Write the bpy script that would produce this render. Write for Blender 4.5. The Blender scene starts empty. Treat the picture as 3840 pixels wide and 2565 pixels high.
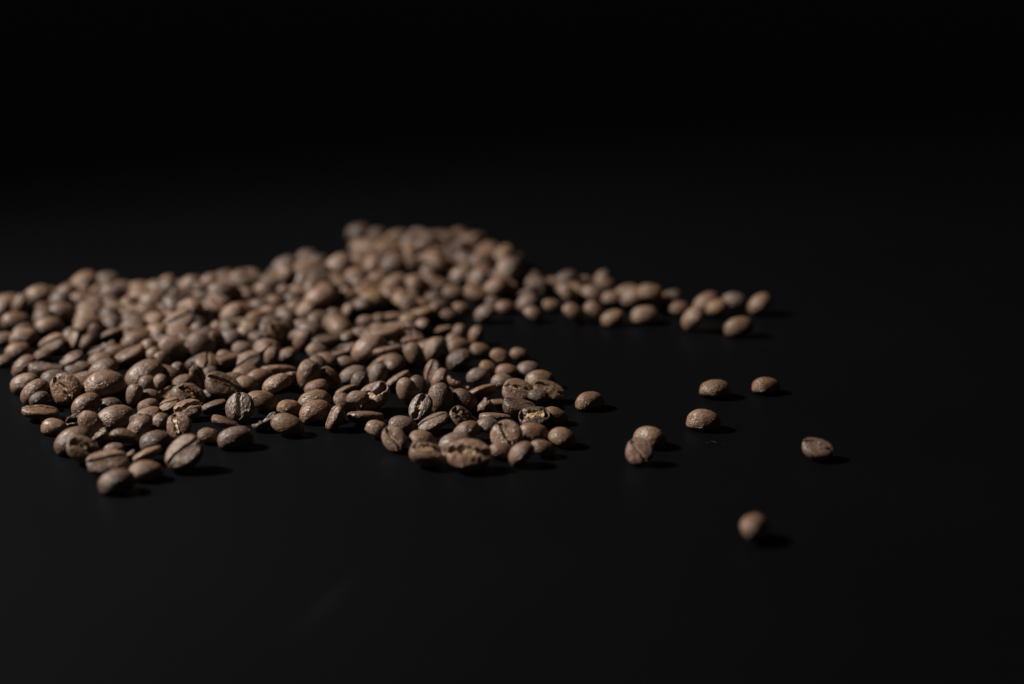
import bpy, math, random
import numpy as np
from mathutils import Quaternion, Vector

scene = bpy.context.scene
col = scene.collection
MM = 0.001

# ------------------------------------------------------------------ camera
FOCAL = 70.0
PITCH = math.radians(16.871)
CAM_H = 0.186
cam_data = bpy.data.cameras.new("camera")
cam_data.sensor_width = 36.0
cam_data.lens = FOCAL
cam_data.clip_start = 0.01
cam_data.clip_end = 50.0
cam = bpy.data.objects.new("camera", cam_data)
cam.location = (0, 0, CAM_H)
cam.rotation_euler = (math.pi / 2 - PITCH, 0, 0)
col.objects.link(cam)
scene.camera = cam
cam_data.dof.use_dof = True
cam_data.dof.focus_distance = 0.566
cam_data.dof.aperture_fstop = 5.1
cam_data.dof.aperture_blades = 0

# ------------------------------------------------------------------ world and light
world = bpy.data.worlds.new("World")
scene.world = world
world.use_nodes = True
bg = world.node_tree.nodes["Background"]
bg.inputs["Color"].default_value = (0.9, 0.95, 1.0, 1)
bg.inputs["Strength"].default_value = 0.016

def spot_lamp(name, loc, target, radius, power, color, cone):
    """A studio lamp with a snoot: its pool of light fades towards the back of the table."""
    d = bpy.data.lights.new(name, 'SPOT')
    d.shadow_soft_size = radius
    d.spot_size = math.radians(cone)
    d.spot_blend = 1.0
    d.energy = power
    d.color = color
    o = bpy.data.objects.new(name, d)
    o.location = loc
    o.rotation_euler = (Vector(target) - Vector(loc)).to_track_quat('-Z', 'Y').to_euler()
    col.objects.link(o)
    return o

spot_lamp("key_lamp", (-0.86, 0.66, 0.74), (0.13, 0.55, 0.0), 0.055, 122.0, (1.0, 0.94, 0.86), 44.0)

scene.view_settings.view_transform = 'Standard'
scene.view_settings.look = 'None'
scene.view_settings.exposure = 0.0
scene.view_settings.gamma = 1.0
scene.cycles.max_bounces = 6
scene.cycles.use_denoising = True

# ------------------------------------------------------------------ materials
BUMP = 0.00045
def new_mat(name):
    m = bpy.data.materials.new(name)
    m.use_nodes = True
    nt = m.node_tree
    return m, nt, nt.nodes["Principled BSDF"]

def N(nt, kind, **kw):
    n = nt.nodes.new(kind)
    for k, v in kw.items():
        if k.startswith('i_'):
            n.inputs[k[2:].replace('_', ' ')].default_value = v
        else:
            setattr(n, k, v)
    return n

def bean_material(name, attr):
    m, nt, p = new_mat(name)
    L = nt.links.new
    tc = N(nt, "ShaderNodeTexCoord")
    if attr:
        src = N(nt, "ShaderNodeVertexColor", layer_name="tint").outputs["Color"]
    else:
        src = N(nt, "ShaderNodeObjectInfo").outputs["Color"]
    coord = tc.outputs["Object"]
    # offset so that beans sharing a mesh differ
    if not attr:
        oi = N(nt, "ShaderNodeObjectInfo")
        mul = N(nt, "ShaderNodeMath", operation='MULTIPLY'); mul.inputs[1].default_value = 37.0
        L(oi.outputs["Random"], mul.inputs[0])
        add = N(nt, "ShaderNodeVectorMath", operation='ADD')
        L(coord, add.inputs[0]); L(mul.outputs[0], add.inputs[1])
        coord = add.outputs[0]
    sc = 1.0 if not attr else 115.0
    n1 = N(nt, "ShaderNodeTexNoise", i_Scale=3.2 * sc, i_Detail=4.0, i_Roughness=0.6)
    n2 = N(nt, "ShaderNodeTexNoise", i_Scale=22.0 * sc, i_Detail=3.0, i_Roughness=0.65)
    L(coord, n1.inputs["Vector"]); L(coord, n2.inputs["Vector"])
    r1 = N(nt, "ShaderNodeValToRGB")
    r1.color_ramp.elements[0].position = 0.33; r1.color_ramp.elements[0].color = (0.78, 0.74, 0.74, 1)
    r1.color_ramp.elements[1].position = 0.68; r1.color_ramp.elements[1].color = (1.16, 1.13, 1.07, 1)
    L(n1.outputs["Fac"], r1.inputs["Fac"])
    r2 = N(nt, "ShaderNodeValToRGB")
    r2.color_ramp.elements[0].position = 0.35; r2.color_ramp.elements[0].color = (0.78, 0.76, 0.75, 1)
    r2.color_ramp.elements[1].position = 0.62; r2.color_ramp.elements[1].color = (1.08, 1.08, 1.08, 1)
    L(n2.outputs["Fac"], r2.inputs["Fac"])
    m1 = N(nt, "ShaderNodeMix", data_type='RGBA', blend_type='MULTIPLY'); m1.inputs[0].default_value = 1.0
    m2 = N(nt, "ShaderNodeMix", data_type='RGBA', blend_type='MULTIPLY'); m2.inputs[0].default_value = 1.0
    L(src, m1.inputs[6]); L(r1.outputs["Color"], m1.inputs[7])
    L(m1.outputs[2], m2.inputs[6]); L(r2.outputs["Color"], m2.inputs[7])
    L(m2.outputs[2], p.inputs["Base Color"])
    mr = N(nt, "ShaderNodeMapRange"); mr.inputs[3].default_value = 0.37; mr.inputs[4].default_value = 0.54
    L(n1.outputs["Fac"], mr.inputs[0]); L(mr.outputs[0], p.inputs["Roughness"])
    p.inputs["Specular IOR Level"].default_value = 0.46
    # fine leathery wrinkles, mostly along the bean
    mp = N(nt, "ShaderNodeMapping"); mp.inputs["Scale"].default_value = (0.35, 1, 1)
    L(coord, mp.inputs["Vector"])
    w = N(nt, "ShaderNodeTexNoise", i_Scale=15.0 * sc, i_Detail=5.0, i_Roughness=0.62, i_Distortion=1.4)
    w.noise_type = 'RIDGED_MULTIFRACTAL'
    L(mp.outputs[0], w.inputs["Vector"])
    b = N(nt, "ShaderNodeBump", i_Strength=1.0, i_Distance=BUMP)
    L(w.outputs["Fac"], b.inputs["Height"]); L(b.outputs["Normal"], p.inputs["Normal"])
    return m

M_BEAN = bean_material("roasted_bean", False)
M_HEAP = bean_material("roasted_bean_heap", True)

def skin_material():
    m, nt, p = new_mat("silverskin")
    L = nt.links.new
    tc = N(nt, "ShaderNodeTexCoord")
    oi = N(nt, "ShaderNodeObjectInfo")
    n = N(nt, "ShaderNodeTexNoise", i_Scale=14.0, i_Detail=4.0, i_Roughness=0.7)
    L(tc.outputs["Object"], n.inputs["Vector"])
    r = N(nt, "ShaderNodeValToRGB")
    r.color_ramp.elements[0].position = 0.38; r.color_ramp.elements[0].color = (0.30, 0.22, 0.16, 1)
    r.color_ramp.elements[1].position = 0.62; r.color_ramp.elements[1].color = (1, 1, 1, 1)
    L(n.outputs["Fac"], r.inputs["Fac"])
    x = N(nt, "ShaderNodeMix", data_type='RGBA', blend_type='MULTIPLY'); x.inputs[0].default_value = 1.0
    L(oi.outputs["Color"], x.inputs[6]); L(r.outputs["Color"], x.inputs[7])
    L(x.outputs[2], p.inputs["Base Color"])
    p.inputs["Roughness"].default_value = 0.5
    b = N(nt, "ShaderNodeBump", i_Strength=0.6, i_Distance=0.0004)
    L(n.outputs["Fac"], b.inputs["Height"]); L(b.outputs["Normal"], p.inputs["Normal"])
    return m
M_SKIN = skin_material()

def table_material():
    m, nt, p = new_mat("black_table")
    L = nt.links.new
    tc = N(nt, "ShaderNodeTexCoord")
    n = N(nt, "ShaderNodeTexNoise", i_Scale=9.0, i_Detail=5.0, i_Roughness=0.55)
    L(tc.outputs["Object"], n.inputs["Vector"])
    f = N(nt, "ShaderNodeTexNoise", i_Scale=2600.0, i_Detail=2.0, i_Roughness=0.6)
    L(tc.outputs["Object"], f.inputs["Vector"])
    r = N(nt, "ShaderNodeValToRGB")
    r.color_ramp.elements[0].position = 0.35; r.color_ramp.elements[0].color = (0.00078, 0.00095, 0.00140, 1)
    r.color_ramp.elements[1].position = 0.68; r.color_ramp.elements[1].color = (0.00128, 0.00152, 0.00210, 1)
    mx = N(nt, "ShaderNodeMath", operation='MULTIPLY_ADD'); mx.inputs[1].default_value = 0.35
    L(f.outputs["Fac"], mx.inputs[0])
    hm = N(nt, "ShaderNodeMath", operation='MULTIPLY'); hm.inputs[1].default_value = 0.65
    L(n.outputs["Fac"], hm.inputs[0]); L(hm.outputs[0], mx.inputs[2])
    L(mx.outputs[0], r.inputs["Fac"])
    # a faint rubbed scuff on the near part of the table
    mp = N(nt, "ShaderNodeMapping", vector_type='TEXTURE')
    mp.inputs["Location"].default_value = SCUFF
    mp.inputs["Rotation"].default_value = (0, 0, math.radians(72))
    mp.inputs["Scale"].default_value = (0.022, 0.0035, 1)
    L(tc.outputs["Object"], mp.inputs["Vector"])
    g = N(nt, "ShaderNodeTexGradient", gradient_type='SPHERICAL')
    L(mp.outputs[0], g.inputs["Vector"])
    a = N(nt, "ShaderNodeMix", data_type='RGBA', blend_type='ADD')
    gm = N(nt, "ShaderNodeMath", operation='MULTIPLY'); gm.inputs[1].default_value = 1.0
    L(g.outputs["Fac"], gm.inputs[0]); L(gm.outputs[0], a.inputs[0])
    L(r.outputs["Color"], a.inputs[6]); a.inputs[7].default_value = (0.0016, 0.0018, 0.0022, 1)
    L(a.outputs[2], p.inputs["Base Color"])
    p.inputs["Roughness"].default_value = 0.55
    p.inputs["Specular IOR Level"].default_value = 0.06
    b = N(nt, "ShaderNodeBump", i_Strength=0.12, i_Distance=0.0001)
    L(f.outputs["Fac"], b.inputs["Height"]); L(b.outputs["Normal"], p.inputs["Normal"])
    return m
SCUFF = (-0.0421, 0.4099, 0.0)
M_TABLE = table_material()

m, nt, p = new_mat("pale_dust")
p.inputs["Base Color"].default_value = (0.07, 0.068, 0.066, 1); p.inputs["Roughness"].default_value = 0.8
M_DUST = m

# ------------------------------------------------------------------ mesh helpers
def mesh_from(name, verts, faces, mat, smooth=True):
    me = bpy.data.meshes.new(name)
    me.from_pydata([tuple(v) for v in verts], [], [tuple(f) for f in faces])
    if smooth:
        me.polygons.foreach_set("use_smooth", [True] * len(me.polygons))
    me.materials.append(mat)
    me.update()
    return me

def link(name, me, parent=None):
    o = bpy.data.objects.new(name, me)
    col.objects.link(o)
    if parent is not None:
        o.parent = parent
    return o

# ------------------------------------------------------------------ the table (one slab, its top at z = 0)
def build_table():
    x0, x1, y0, y1, t, bv = -1.6, 1.6, -0.4, 2.4, 0.03, 0.004
    v = []
    for (i, z) in ((bv, 0.0), (0, -bv), (0, -t + bv), (bv, -t)):
        v += [(x0 + i, y0 + i, z), (x1 - i, y0 + i, z), (x1 - i, y1 - i, z), (x0 + i, y1 - i, z)]
    f = [(0, 1, 2, 3), (15, 14, 13, 12)]
    for k in range(3):
        for j in range(4):
            f.append((4 * k + j, 4 * k + 4 + j, 4 * k + 4 + (j + 1) % 4, 4 * k + (j + 1) % 4))
    o = link("table_top", mesh_from("table_top", v, f, M_TABLE, False))
    o["kind"] = "structure"
    o["label"] = "matte black table top under the coffee beans"
    return o
build_table()

# ------------------------------------------------------------------ bean shapes (length 1, the creased face up at +z)
def lattice(p, seed):
    q = np.floor(p).astype(np.int64)
    f = p - q
    f = f * f * (3 - 2 * f)
    def h(ix, iy, iz):
        n = (ix * 374761393 + iy * 668265263 + iz * 2147483647 + seed * 974634777) & 0xffffffff
        n = ((n ^ (n >> 13)) * 1274126177) & 0xffffffff
        n = (n ^ (n >> 16)) & 0xffffff
        return n / float(0xffffff)
    r = 0
    for dx in (0, 1):
        for dy in (0, 1):
            for dz in (0, 1):
                w = (f[:, 0] if dx else 1 - f[:, 0]) * (f[:, 1] if dy else 1 - f[:, 1]) * (f[:, 2] if dz else 1 - f[:, 2])
                r = r + w * h(q[:, 0] + dx, q[:, 1] + dy, q[:, 2] + dz)
    return r * 2 - 1

def noise(p, scale, seed):
    return lattice(p * np.asarray(scale) + 17.3 * (seed % 97), seed)

class Shape:
    """Random measures of one bean, shared by its body and the skin in its crease."""
    def __init__(s, kind, seed):
        r = random.Random(seed)
        s.kind, s.seed = kind, seed
        s.b = {'d': .395, 'c': .40, 'o': .405, 'f': .43, 'w': .525, 'v': .51, 'e': .37, 's': .40, 'b': .36}[kind] * r.uniform(.94, 1.06)
        s.cd = {'e': .235, 'w': .36, 'v': .36, 's': .34}.get(kind, .39) * r.uniform(.92, 1.08)
        s.cf = {'e': .115, 'w': .20, 'v': .20}.get(kind, .145)
        s.amp = r.uniform(.018, .06) * r.choice((-1, 1))
        s.freq = r.uniform(.75, 1.1)
        s.ph = r.uniform(-.5, .5)
        s.w = {'c': .034, 'o': .075, 'f': .135, 'w': .040, 'v': .060, 'e': .026, 'd': .030, 'b': .06, 's': .03}[kind] * r.uniform(.85, 1.2)
        s.depth = {'c': .15, 'o': .19, 'f': .17, 'w': .15, 'v': .17, 'e': .10, 'b': .16}.get(kind, .12)
        s.egg = r.uniform(-.16, .16)
        s.tip = r.uniform(.72, .92)
        s.bend = r.uniform(-.10, .06) if kind != 'e' else r.uniform(-.22, -.04)
        s.wr = r.uniform(.5, 1.5)
    def crease(s, x):
        p = np.stack([x, 0 * x, 0 * x], 1)
        return s.amp * np.sin(2 * math.pi * s.freq * x + s.ph) + (.035 if s.kind in 'owv' else .018) * noise(p, 9, s.seed + 15)
    def width(s, x):
        p = np.stack([x, 0 * x, 0 * x], 1)
        k = .55 if s.kind in 'ovbf' else .25
        return s.w * (1 + k * noise(p, 7, s.seed + 5) + .5 * k * noise(p, 19, s.seed + 6))
    def face(s, x, y, rho):
        """Height of the creased face over its rim plane at x, y."""
        q = np.clip(np.abs(y) / np.maximum(s.b * rho, 1e-4), 0, 1)
        return s.cf * np.sqrt(np.maximum(rho, 0)) * np.sqrt(np.maximum(1 - q ** 2.6, 0))

def bean_body(sh, nu, nv):
    th = (np.arange(1, nv) / nv) * math.pi
    u = np.arange(nu) / nu * 2 * math.pi
    ph = u - .62 * np.sin(u)
    T, PH = np.meshgrid(th, ph, indexing='ij')
    T = T.ravel(); PH = PH.ravel()
    x = -.5 * np.cos(T)
    rho = np.sin(T) ** sh.tip
    y = sh.b * rho * np.sin(PH)
    c = np.cos(PH)
    zd = sh.cd * rho * c
    if sh.kind == 's':
        z = np.where(c < 0, zd, 0)
        inner = c >= 0
        k = np.sin(PH)
        y = np.where(inner, sh.b * .86 * rho * k, y)
        z = np.where(inner, -sh.cd * .80 * rho * c ** .9 + .015, z)
        x = np.where(inner, x * .90, x)
        p = np.stack([x, y, z], 1)
        rim = np.exp(-(c / .30) ** 2)
        z = z + rim * (.11 * noise(p, 4.5, sh.seed + 3) + .04 * noise(p, 13, sh.seed + 4))
    else:
        zf = sh.face(x, y, rho)
        z = np.where(c < 0, zd, zf)
        d = np.abs(y - sh.crease(x))
        w = sh.width(x)
        taper = np.clip((.5 - np.abs(x)) / .10, 0.25, 1)
        cut = sh.depth * taper * np.exp(-(d / w) ** 2.2)
        lip = .022 * np.exp(-((d - 2.3 * w) / (1.1 * w)) ** 2)
        on = np.clip((c + .05) / .25, 0, 1)
        z = z + on * (lip - cut)
    # outline and wrinkles
    y = y * (1 + sh.egg * x * 2 * .5)
    z = z + sh.bend * (x * x - .08)
    p = np.stack([x, y, z], 1)
    dirv = np.stack([x * .5, y, z], 1)
    dirv /= np.linalg.norm(dirv, axis=1, keepdims=True) + 1e-9
    lump = .022 * noise(p, 2.6, sh.seed) + .006 * noise(p, 6.5, sh.seed + 1)
    rid = 1 - np.abs(noise(p + .05 * noise(p, 5, sh.seed + 8)[:, None], (6, 15, 15), sh.seed + 2))
    fan = noise(p, (20, 5, 5), sh.seed + 9) * np.clip(c, 0, 1) if sh.kind in 'cow' else 0
    disp = lump + sh.wr * (.008 * (rid - .6) + .004 * noise(p, (14, 28, 28), sh.seed + 7)) + .010 * fan
    if sh.kind == 'b':
        disp = disp + .04 * noise(p, 7, sh.seed + 11) + .05 * np.abs(noise(p, 4, sh.seed + 12))
    p = p + dirv * disp[:, None]
    if sh.kind == 'b':
        lim = .22 + .07 * noise(p, 9, sh.seed + 13)
        p[:, 0] = np.minimum(p[:, 0], lim)
        p[:, 0] -= p[:, 0].mean()
    n = len(p)
    a0 = p[:nu].mean(0) - np.array([.004, 0, 0]); a1 = p[-nu:].mean(0) + np.array([.004, 0, 0])
    verts = np.vstack([p, a0, a1])
    faces = []
    for i in range(nv - 2):
        for j in range(nu):
            k = (j + 1) % nu
            faces.append((i * nu + j, i * nu + k, (i + 1) * nu + k, (i + 1) * nu + j))
    for j in range(nu):
        k = (j + 1) % nu
        faces.append((n, k, j))
        faces.append((n + 1, (nv - 2) * nu + j, (nv - 2) * nu + k))
    return verts, faces

def skin_strip(sh):
    """The pale papery skin lying torn in the crease: a thin closed sliver."""
    nx, ny = 26, 6
    r = random.Random(sh.seed * 3 + 1)
    a = r.uniform(-.40, -.28); b = r.uniform(.26, .40)
    if sh.kind == 'o':
        mid = r.uniform(-.12, .12); a, b = mid - r.uniform(.12, .24), mid + r.uniform(.12, .24)
    xs = np.linspace(a, b, nx)
    top = []
    for k in range(ny):
        t = -1 + 2 * k / (ny - 1)
        w = sh.width(xs) * (1.05 if sh.kind in 'ovf' else .95)
        e = noise(np.stack([xs, xs * 0 + k, xs * 0], 1), (15, 3, 1), sh.seed + 21)
        end = np.clip(np.minimum(xs - a, b - xs) / .05, .12, 1)
        y = sh.crease(xs) + w * end * (t + .35 * e)
        rho = np.sin(np.arccos(np.clip(-2 * xs, -1, 1))) ** sh.tip
        up = {'o': .38, 'v': .30, 'f': .42}.get(sh.kind, .48) * sh.depth
        z = sh.face(xs, y, rho) - up + (.055 if sh.kind == 'f' else .030) * noise(np.stack([xs, y, y * 0], 1), (14, 25, 1), sh.seed + 22) + .03 * t * t
        if sh.kind == 'v':
            z = z + .07 * max(0, t) ** 1.5
        y = y * (1 + sh.egg * xs)
        z = z + sh.bend * (xs * xs - .08)
        top.append(np.stack([xs, y, z], 1))
    top = np.array(top)
    bot = top - np.array([0, 0, .014])
    v = np.vstack([top.reshape(-1, 3), bot.reshape(-1, 3)])
    n = nx * ny
    f = []
    for k in range(ny - 1):
        for i in range(nx - 1):
            q = (k * nx + i, k * nx + i + 1, (k + 1) * nx + i + 1, (k + 1) * nx + i)
            f.append(q); f.append(tuple(n + j for j in reversed(q)))
    for i in range(nx - 1):
        f.append((i + 1, i, n + i, n + i + 1))
        o = (ny - 1) * nx
        f.append((o + i, o + i + 1, n + o + i + 1, n + o + i))
    for k in range(ny - 1):
        f.append((k * nx, (k + 1) * nx, n + (k + 1) * nx, n + k * nx))
        o = nx - 1
        f.append(((k + 1) * nx + o, k * nx + o, n + k * nx + o, n + (k + 1) * nx + o))
    return v, f

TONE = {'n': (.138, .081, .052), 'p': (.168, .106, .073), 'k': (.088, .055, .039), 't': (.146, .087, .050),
        'g': (.122, .082, .065), 'r': (.140, .078, .052), 'y': (.182, .120, .067)}
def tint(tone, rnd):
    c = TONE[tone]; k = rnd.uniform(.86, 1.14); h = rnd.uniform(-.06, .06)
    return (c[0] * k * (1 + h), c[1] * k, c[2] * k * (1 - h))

GROUPS = {'s': 'hollow bean shells in the spill', 'b': 'broken bean pieces in the spill'}
DUST = [(-131.7, 511.2, 2.86, 2.14, 40), (-125.9, 501.8, 2.86, 1.43, 25), (-51.2, 522.0, 8.57, 2.38, 26), (-44.9, 509.1, 15.71, 4.76, 16), (55.7, 515.5, 10.71, 3.81, 26), (63.9, 516.5, 4.29, 1.9, 10), (29.1, 540.2, 14.29, 4.76, 10), (-68.8, 469.8, 35.71, 14.29, 25), (39.1, 469.8, 35.71, 14.29, 16), (-105.6, 452.2, 21.43, 14.29, 20), (17.4, 535.5, 4.29, 2.86, 8)]
FIBRE = (54.6, 517.6)
BEANS = [
(58.54, 448.09, 2.84, 0.275, -0.792, -0.515, 0.179, 9.00, 'd', 'n', 1, 1, 'single loose bean lying apart from all others, nearest the viewer, blurred'),
(82.24, 504.25, 2.56, -0.969, -0.182, -0.091, 0.139, 8.56, 'c', 'g', 1, 1, 'small wrinkled notched bean lying alone farthest out on the table'),
(75.34, 561.38, 1.95, -0.018, -0.997, -0.071, 0.004, 8.35, 'd', 'n', 1, 1, 'loose bean with its near end tipped up, farther of the two small ones behind'),
(60.10, 557.67, 2.21, 0.019, 0.999, -0.047, -0.01, 9.43, 'd', 't', 1, 1, 'loose oval bean lying broadside, beside the tipped bean'),
(53.82, 529.15, 2.26, 0.024, -0.977, 0.21, -0.006, 9.61, 'd', 'n', 1, 1, 'loose pointed bean with cracked shiny back, in the middle of the scattered ones'),
(37.83, 514.99, 2.18, -0.006, -0.946, 0.324, 0.012, 9.33, 'd', 't', 1, 1, 'loose tan wrinkled bean behind and touching a smaller creased bean'),
(34.03, 500.70, 3.41, -0.745, -0.44, -0.12, 0.486, 7.63, 'w', 'r', 1, 1, 'small bean showing its crease, resting against a tan bean out in the open'),
(22.47, 546.82, 2.06, 0.009, -0.96, -0.279, -0.008, 8.83, 'd', 'n', 1, 1, 'loose wrinkled dome bean just outside the tip of the front lobe'),
(-101.61, 480.13, 2.71, -0.049, 0.984, 0.144, 0.092, 9.62, 'd', 'n', 1, 1, 'smooth blurred bean at the foremost tip of the front corner'),
(-95.92, 489.13, 2.28, -0.064, 0.994, 0.082, -0.038, 9.08, 'd', 'p', 1, 1, 'pale smooth dome bean beside the foremost tip bean, with a shadow at its side'),
(-86.81, 495.68, 4.25, 0.867, 0.312, -0.214, 0.323, 11.01, 'c', 'p', 1, 1, 'large upright bean showing a long deep crease, apart at the edge of the front corner'),
(-106.34, 491.86, 3.09, -0.968, -0.218, 0.006, -0.122, 10.58, 'c', 'p', 1, 1, 'wide bean with fan wrinkles below its crease, just behind the foremost tip bean'),
(-107.74, 508.08, 1.38, 0.004, -0.995, -0.104, 0, 6.03, 'd', 'n', 1, 1, 'small round dome peeping over the fan wrinkled bean at the front corner'),
(-114.48, 501.07, 3.26, -0.927, -0.296, -0.223, 0.048, 9.14, 'o', 'p', 1, 1, 'pinkish bean with ragged golden crease facing out, on the front corner edge'),
(-119.03, 509.33, 3.49, -0.029, 0.964, 0.181, 0.194, 10.43, 'd', 'n', 1, 1, 'smooth brown oval bean on the outer edge, just behind the ragged golden crease'),
(-127.77, 525.04, 2.09, 0.149, -0.98, 0.134, 0.024, 7.74, 'd', 'n', 1, 1, 'round wrinkled bean with a small dark pit, on the outer edge of the pile'),
(-122.17, 527.71, 2.19, -0.847, -0.51, -0.013, -0.15, 6.40, 'b', 'k', 1, 1, 'small broken bean with a dark hole, beside the round pitted bean'),
(-134.31, 536.88, 2.38, -0.993, 0.011, -0.065, -0.1, 10.49, 'e', 'n', 1, 1, 'bean lying on its back seen edge on, outermost of the near edge'),
(-121.72, 540.15, 3.09, -0.162, 0.952, 0.2, 0.169, 9.24, 'd', 'n', 1, 1, 'dome bean leaning uphill between the edge on bean and the long wrinkled one'),
(-130.19, 550.39, 4.41, 0.762, 0.449, 0.183, -0.43, 9.76, 'w', 'n', 1, 1, 'broad bean split across by a deep dark crease, sitting high on the outer edge'),
(-119.18, 553.51, 4.34, 0.043, -0.989, -0.129, -0.061, 12.60, 'd', 'n', 0, 1, 'very large smooth bean half in shadow, above the leaning dome bean'),
(-109.54, 565.50, 4.99, -0.085, 0.955, 0.18, 0.218, 12.09, 'd', 'n', 1, 1, 'big oval bean with a pointed pale tip, half in shadow behind the front corner'),
(-123.15, 572.14, 3.36, 0.048, -0.951, -0.185, -0.241, 9.33, 'd', 'n', 1, 1, 'mid brown dome partly behind the very large half shadowed bean'),
(-144.35, 561.73, 2.82, -0.144, 0.979, 0.006, 0.147, 9.14, 'd', 'p', 1, 1, 'blurred pale dome bean on the outer edge, lower of two side by side'),
(-147.73, 575.50, 3.45, -0.13, 0.905, 0.253, 0.317, 8.53, 'd', 'n', 1, 1, 'blurred dome bean on the outer edge, upper of two side by side'),
(-140.46, 572.43, 2.86, -0.989, 0.073, -0.077, -0.099, 10.44, 'c', 'g', 1, 1, 'blurred wide bean with its crease along the top, behind the broad split bean'),
(-138.55, 550.41, 3.66, -0.094, 0.928, 0.229, 0.278, 9.56, 'd', 'n', 1, 1, 'dome bean tucked against the broad split bean on its outer side'),
(-136.35, 545.34, 3.16, -0.079, 0.968, 0.183, 0.153, 6.00, 'd', 'k', 0, 1, 'small dark bean under the broad split bean'),
(-132.70, 575.23, 2.01, -0.031, 0.992, 0.084, -0.086, 7.33, 'd', 'g', 1, 1, 'blurred greyish dome between the wide creased bean and mid brown dome'),
(-111.17, 528.07, 3.41, -0.023, 0.983, 0.143, 0.113, 11.69, 'd', 'n', 1, 1, 'long wrinkled brown bean lying on top of the front corner, over a curled shell'),
(-116.19, 520.55, 3.86, -0.653, 0.602, -0.39, -0.243, 8.58, 's', 'p', 1, 1, 'pale curled shell cupping the end of the long wrinkled bean'),
(-116.17, 545.19, 1.62, 0.015, -0.994, -0.105, 0.002, 6.97, 'd', 'k', 1, 1, 'shaded dome bean behind the long wrinkled bean'),
(-109.82, 549.72, 3.15, 0.548, -0.545, -0.578, -0.261, 6.53, 'd', 'n', 1, 1, 'narrow bean standing on end in the dark gap behind the long wrinkled bean'),
(-105.71, 552.64, 2.15, -0.007, 0.993, 0.06, -0.1, 6.53, 'd', 'p', 1, 1, 'pale dome bean beside a hollow shell in the middle of the front lobe'),
(-100.50, 555.54, 2.13, 0.971, 0.156, -0.103, 0.146, 7.11, 's', 't', 1, 1, 'hollow tan half shell opening toward the viewer'),
(-104.82, 543.88, 1.76, -0.065, 0.987, 0.127, 0.075, 6.42, 'd', 'n', 1, 1, 'rounded dome bean below the hollow tan half shell'),
(-99.19, 543.77, 2.09, -0.96, -0.157, 0.157, -0.173, 6.97, 'e', 't', 1, 1, 'curved tan bean edge just under the hollow half shell'),
(-93.07, 547.90, 3.89, -0.907, -0.343, -0.228, 0.091, 8.72, 'o', 't', 1, 1, 'round bean with a star shaped pale split in its crease'),
(-93.56, 565.00, 3.53, -0.801, -0.184, -0.505, 0.262, 7.41, 'e', 'n', 1, 1, 'upright bean seen edge on behind the star split bean'),
(-97.66, 561.93, 2.79, 0.033, -0.976, -0.141, -0.162, 6.66, 'd', 'n', 0, 1, 'rounded dome tucked behind the star split bean'),
(-102.48, 532.81, 2.38, -0.039, 0.984, 0.136, 0.111, 8.17, 'd', 't', 1, 1, 'long tan dome behind the smooth leaning bean of the front lobe'),
(-102.51, 518.23, 3.83, 0.123, -0.889, -0.257, -0.36, 8.68, 'd', 'n', 1, 1, 'smooth leaning dome bean in the middle of the front corner'),
(-98.03, 523.23, 3.20, -0.088, 0.844, 0.266, 0.457, 7.03, 'd', 't', 1, 1, 'wrinkled tan dome partly behind the bean with a white crease'),
(-92.49, 521.34, 3.29, -0.694, -0.464, -0.16, 0.526, 7.42, 'v', 'n', 1, 1, 'round bean with a bright white flap of skin in its upright crease'),
(-92.32, 537.18, 2.55, -0.944, -0.292, 0.061, -0.141, 7.97, 'o', 'p', 1, 1, 'light wrinkled bean with a golden crumpled crease, above the white creased bean'),
(-97.29, 512.11, 2.35, -0.029, 0.991, 0.118, 0.063, 8.90, 'd', 'k', 1, 1, 'dark smooth dome in the front lobe below the white creased bean'),
(-105.82, 512.50, 3.17, 0.331, 0.926, 0.092, -0.158, 8.94, 's', 'n', 1, 1, 'broken curled half shell with a dark hollow, near the front corner'),
(-112.90, 515.92, 2.49, 0.926, -0.082, -0.329, 0.169, 6.41, 'b', 'n', 1, 1, 'thin flake of bean with a grooved edge, beside the broken curled half shell'),
(-97.72, 501.84, 2.45, 0.962, -0.133, -0.201, 0.129, 8.25, 'e', 'n', 1, 1, 'thin flat bean fragment lying edge on behind the pale dome at the front'),
(-102.48, 504.22, 1.31, -0.952, 0.1, 0.248, -0.148, 3.74, 'b', 'p', 1, 1, 'tiny chip between the fan wrinkled bean and a flat fragment'),
(-104.34, 561.01, 3.01, -0.098, 0.835, 0.266, 0.473, 6.00, 'd', 'n', 1, 1, 'small dim bean deep in the gap behind the front lobe'),
(-101.20, 572.96, 2.90, 0.595, -0.499, -0.592, -0.218, 6.00, 'd', 'n', 1, 1, 'small upright bean at the shaded hollow, lit on one side'),
(-97.63, 575.66, 2.87, -0.964, 0.165, -0.201, -0.048, 6.50, 's', 'k', 0, 1, 'dark hollow half shell in the shadow behind the front lobe'),
(-83.64, 517.85, 1.94, 0.014, -0.993, -0.036, 0.116, 6.67, 'd', 'n', 1, 1, 'dome bean partly hidden by the smooth purplish bean at the bay'),
(-75.57, 513.95, 2.56, -0.044, 0.992, 0.098, 0.062, 9.71, 'd', 'g', 1, 1, 'smooth dark purplish bean at the pile edge with a round shadow'),
(-62.65, 524.36, 2.94, -0.057, 0.978, -0.144, -0.138, 9.58, 'd', 't', 1, 1, 'crackled tan bean at the edge of the bay, with a seam across'),
(-56.81, 544.38, 2.85, -0.035, 0.991, 0.088, 0.096, 10.10, 'd', 't', 1, 1, 'large tan dome behind the wrinkled bean in the bay'),
(-55.63, 535.57, 2.82, -0.085, 0.986, 0.099, 0.108, 9.69, 'd', 'n', 1, 1, 'deeply wrinkled dome bean, front of a touching pair in the bay'),
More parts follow.
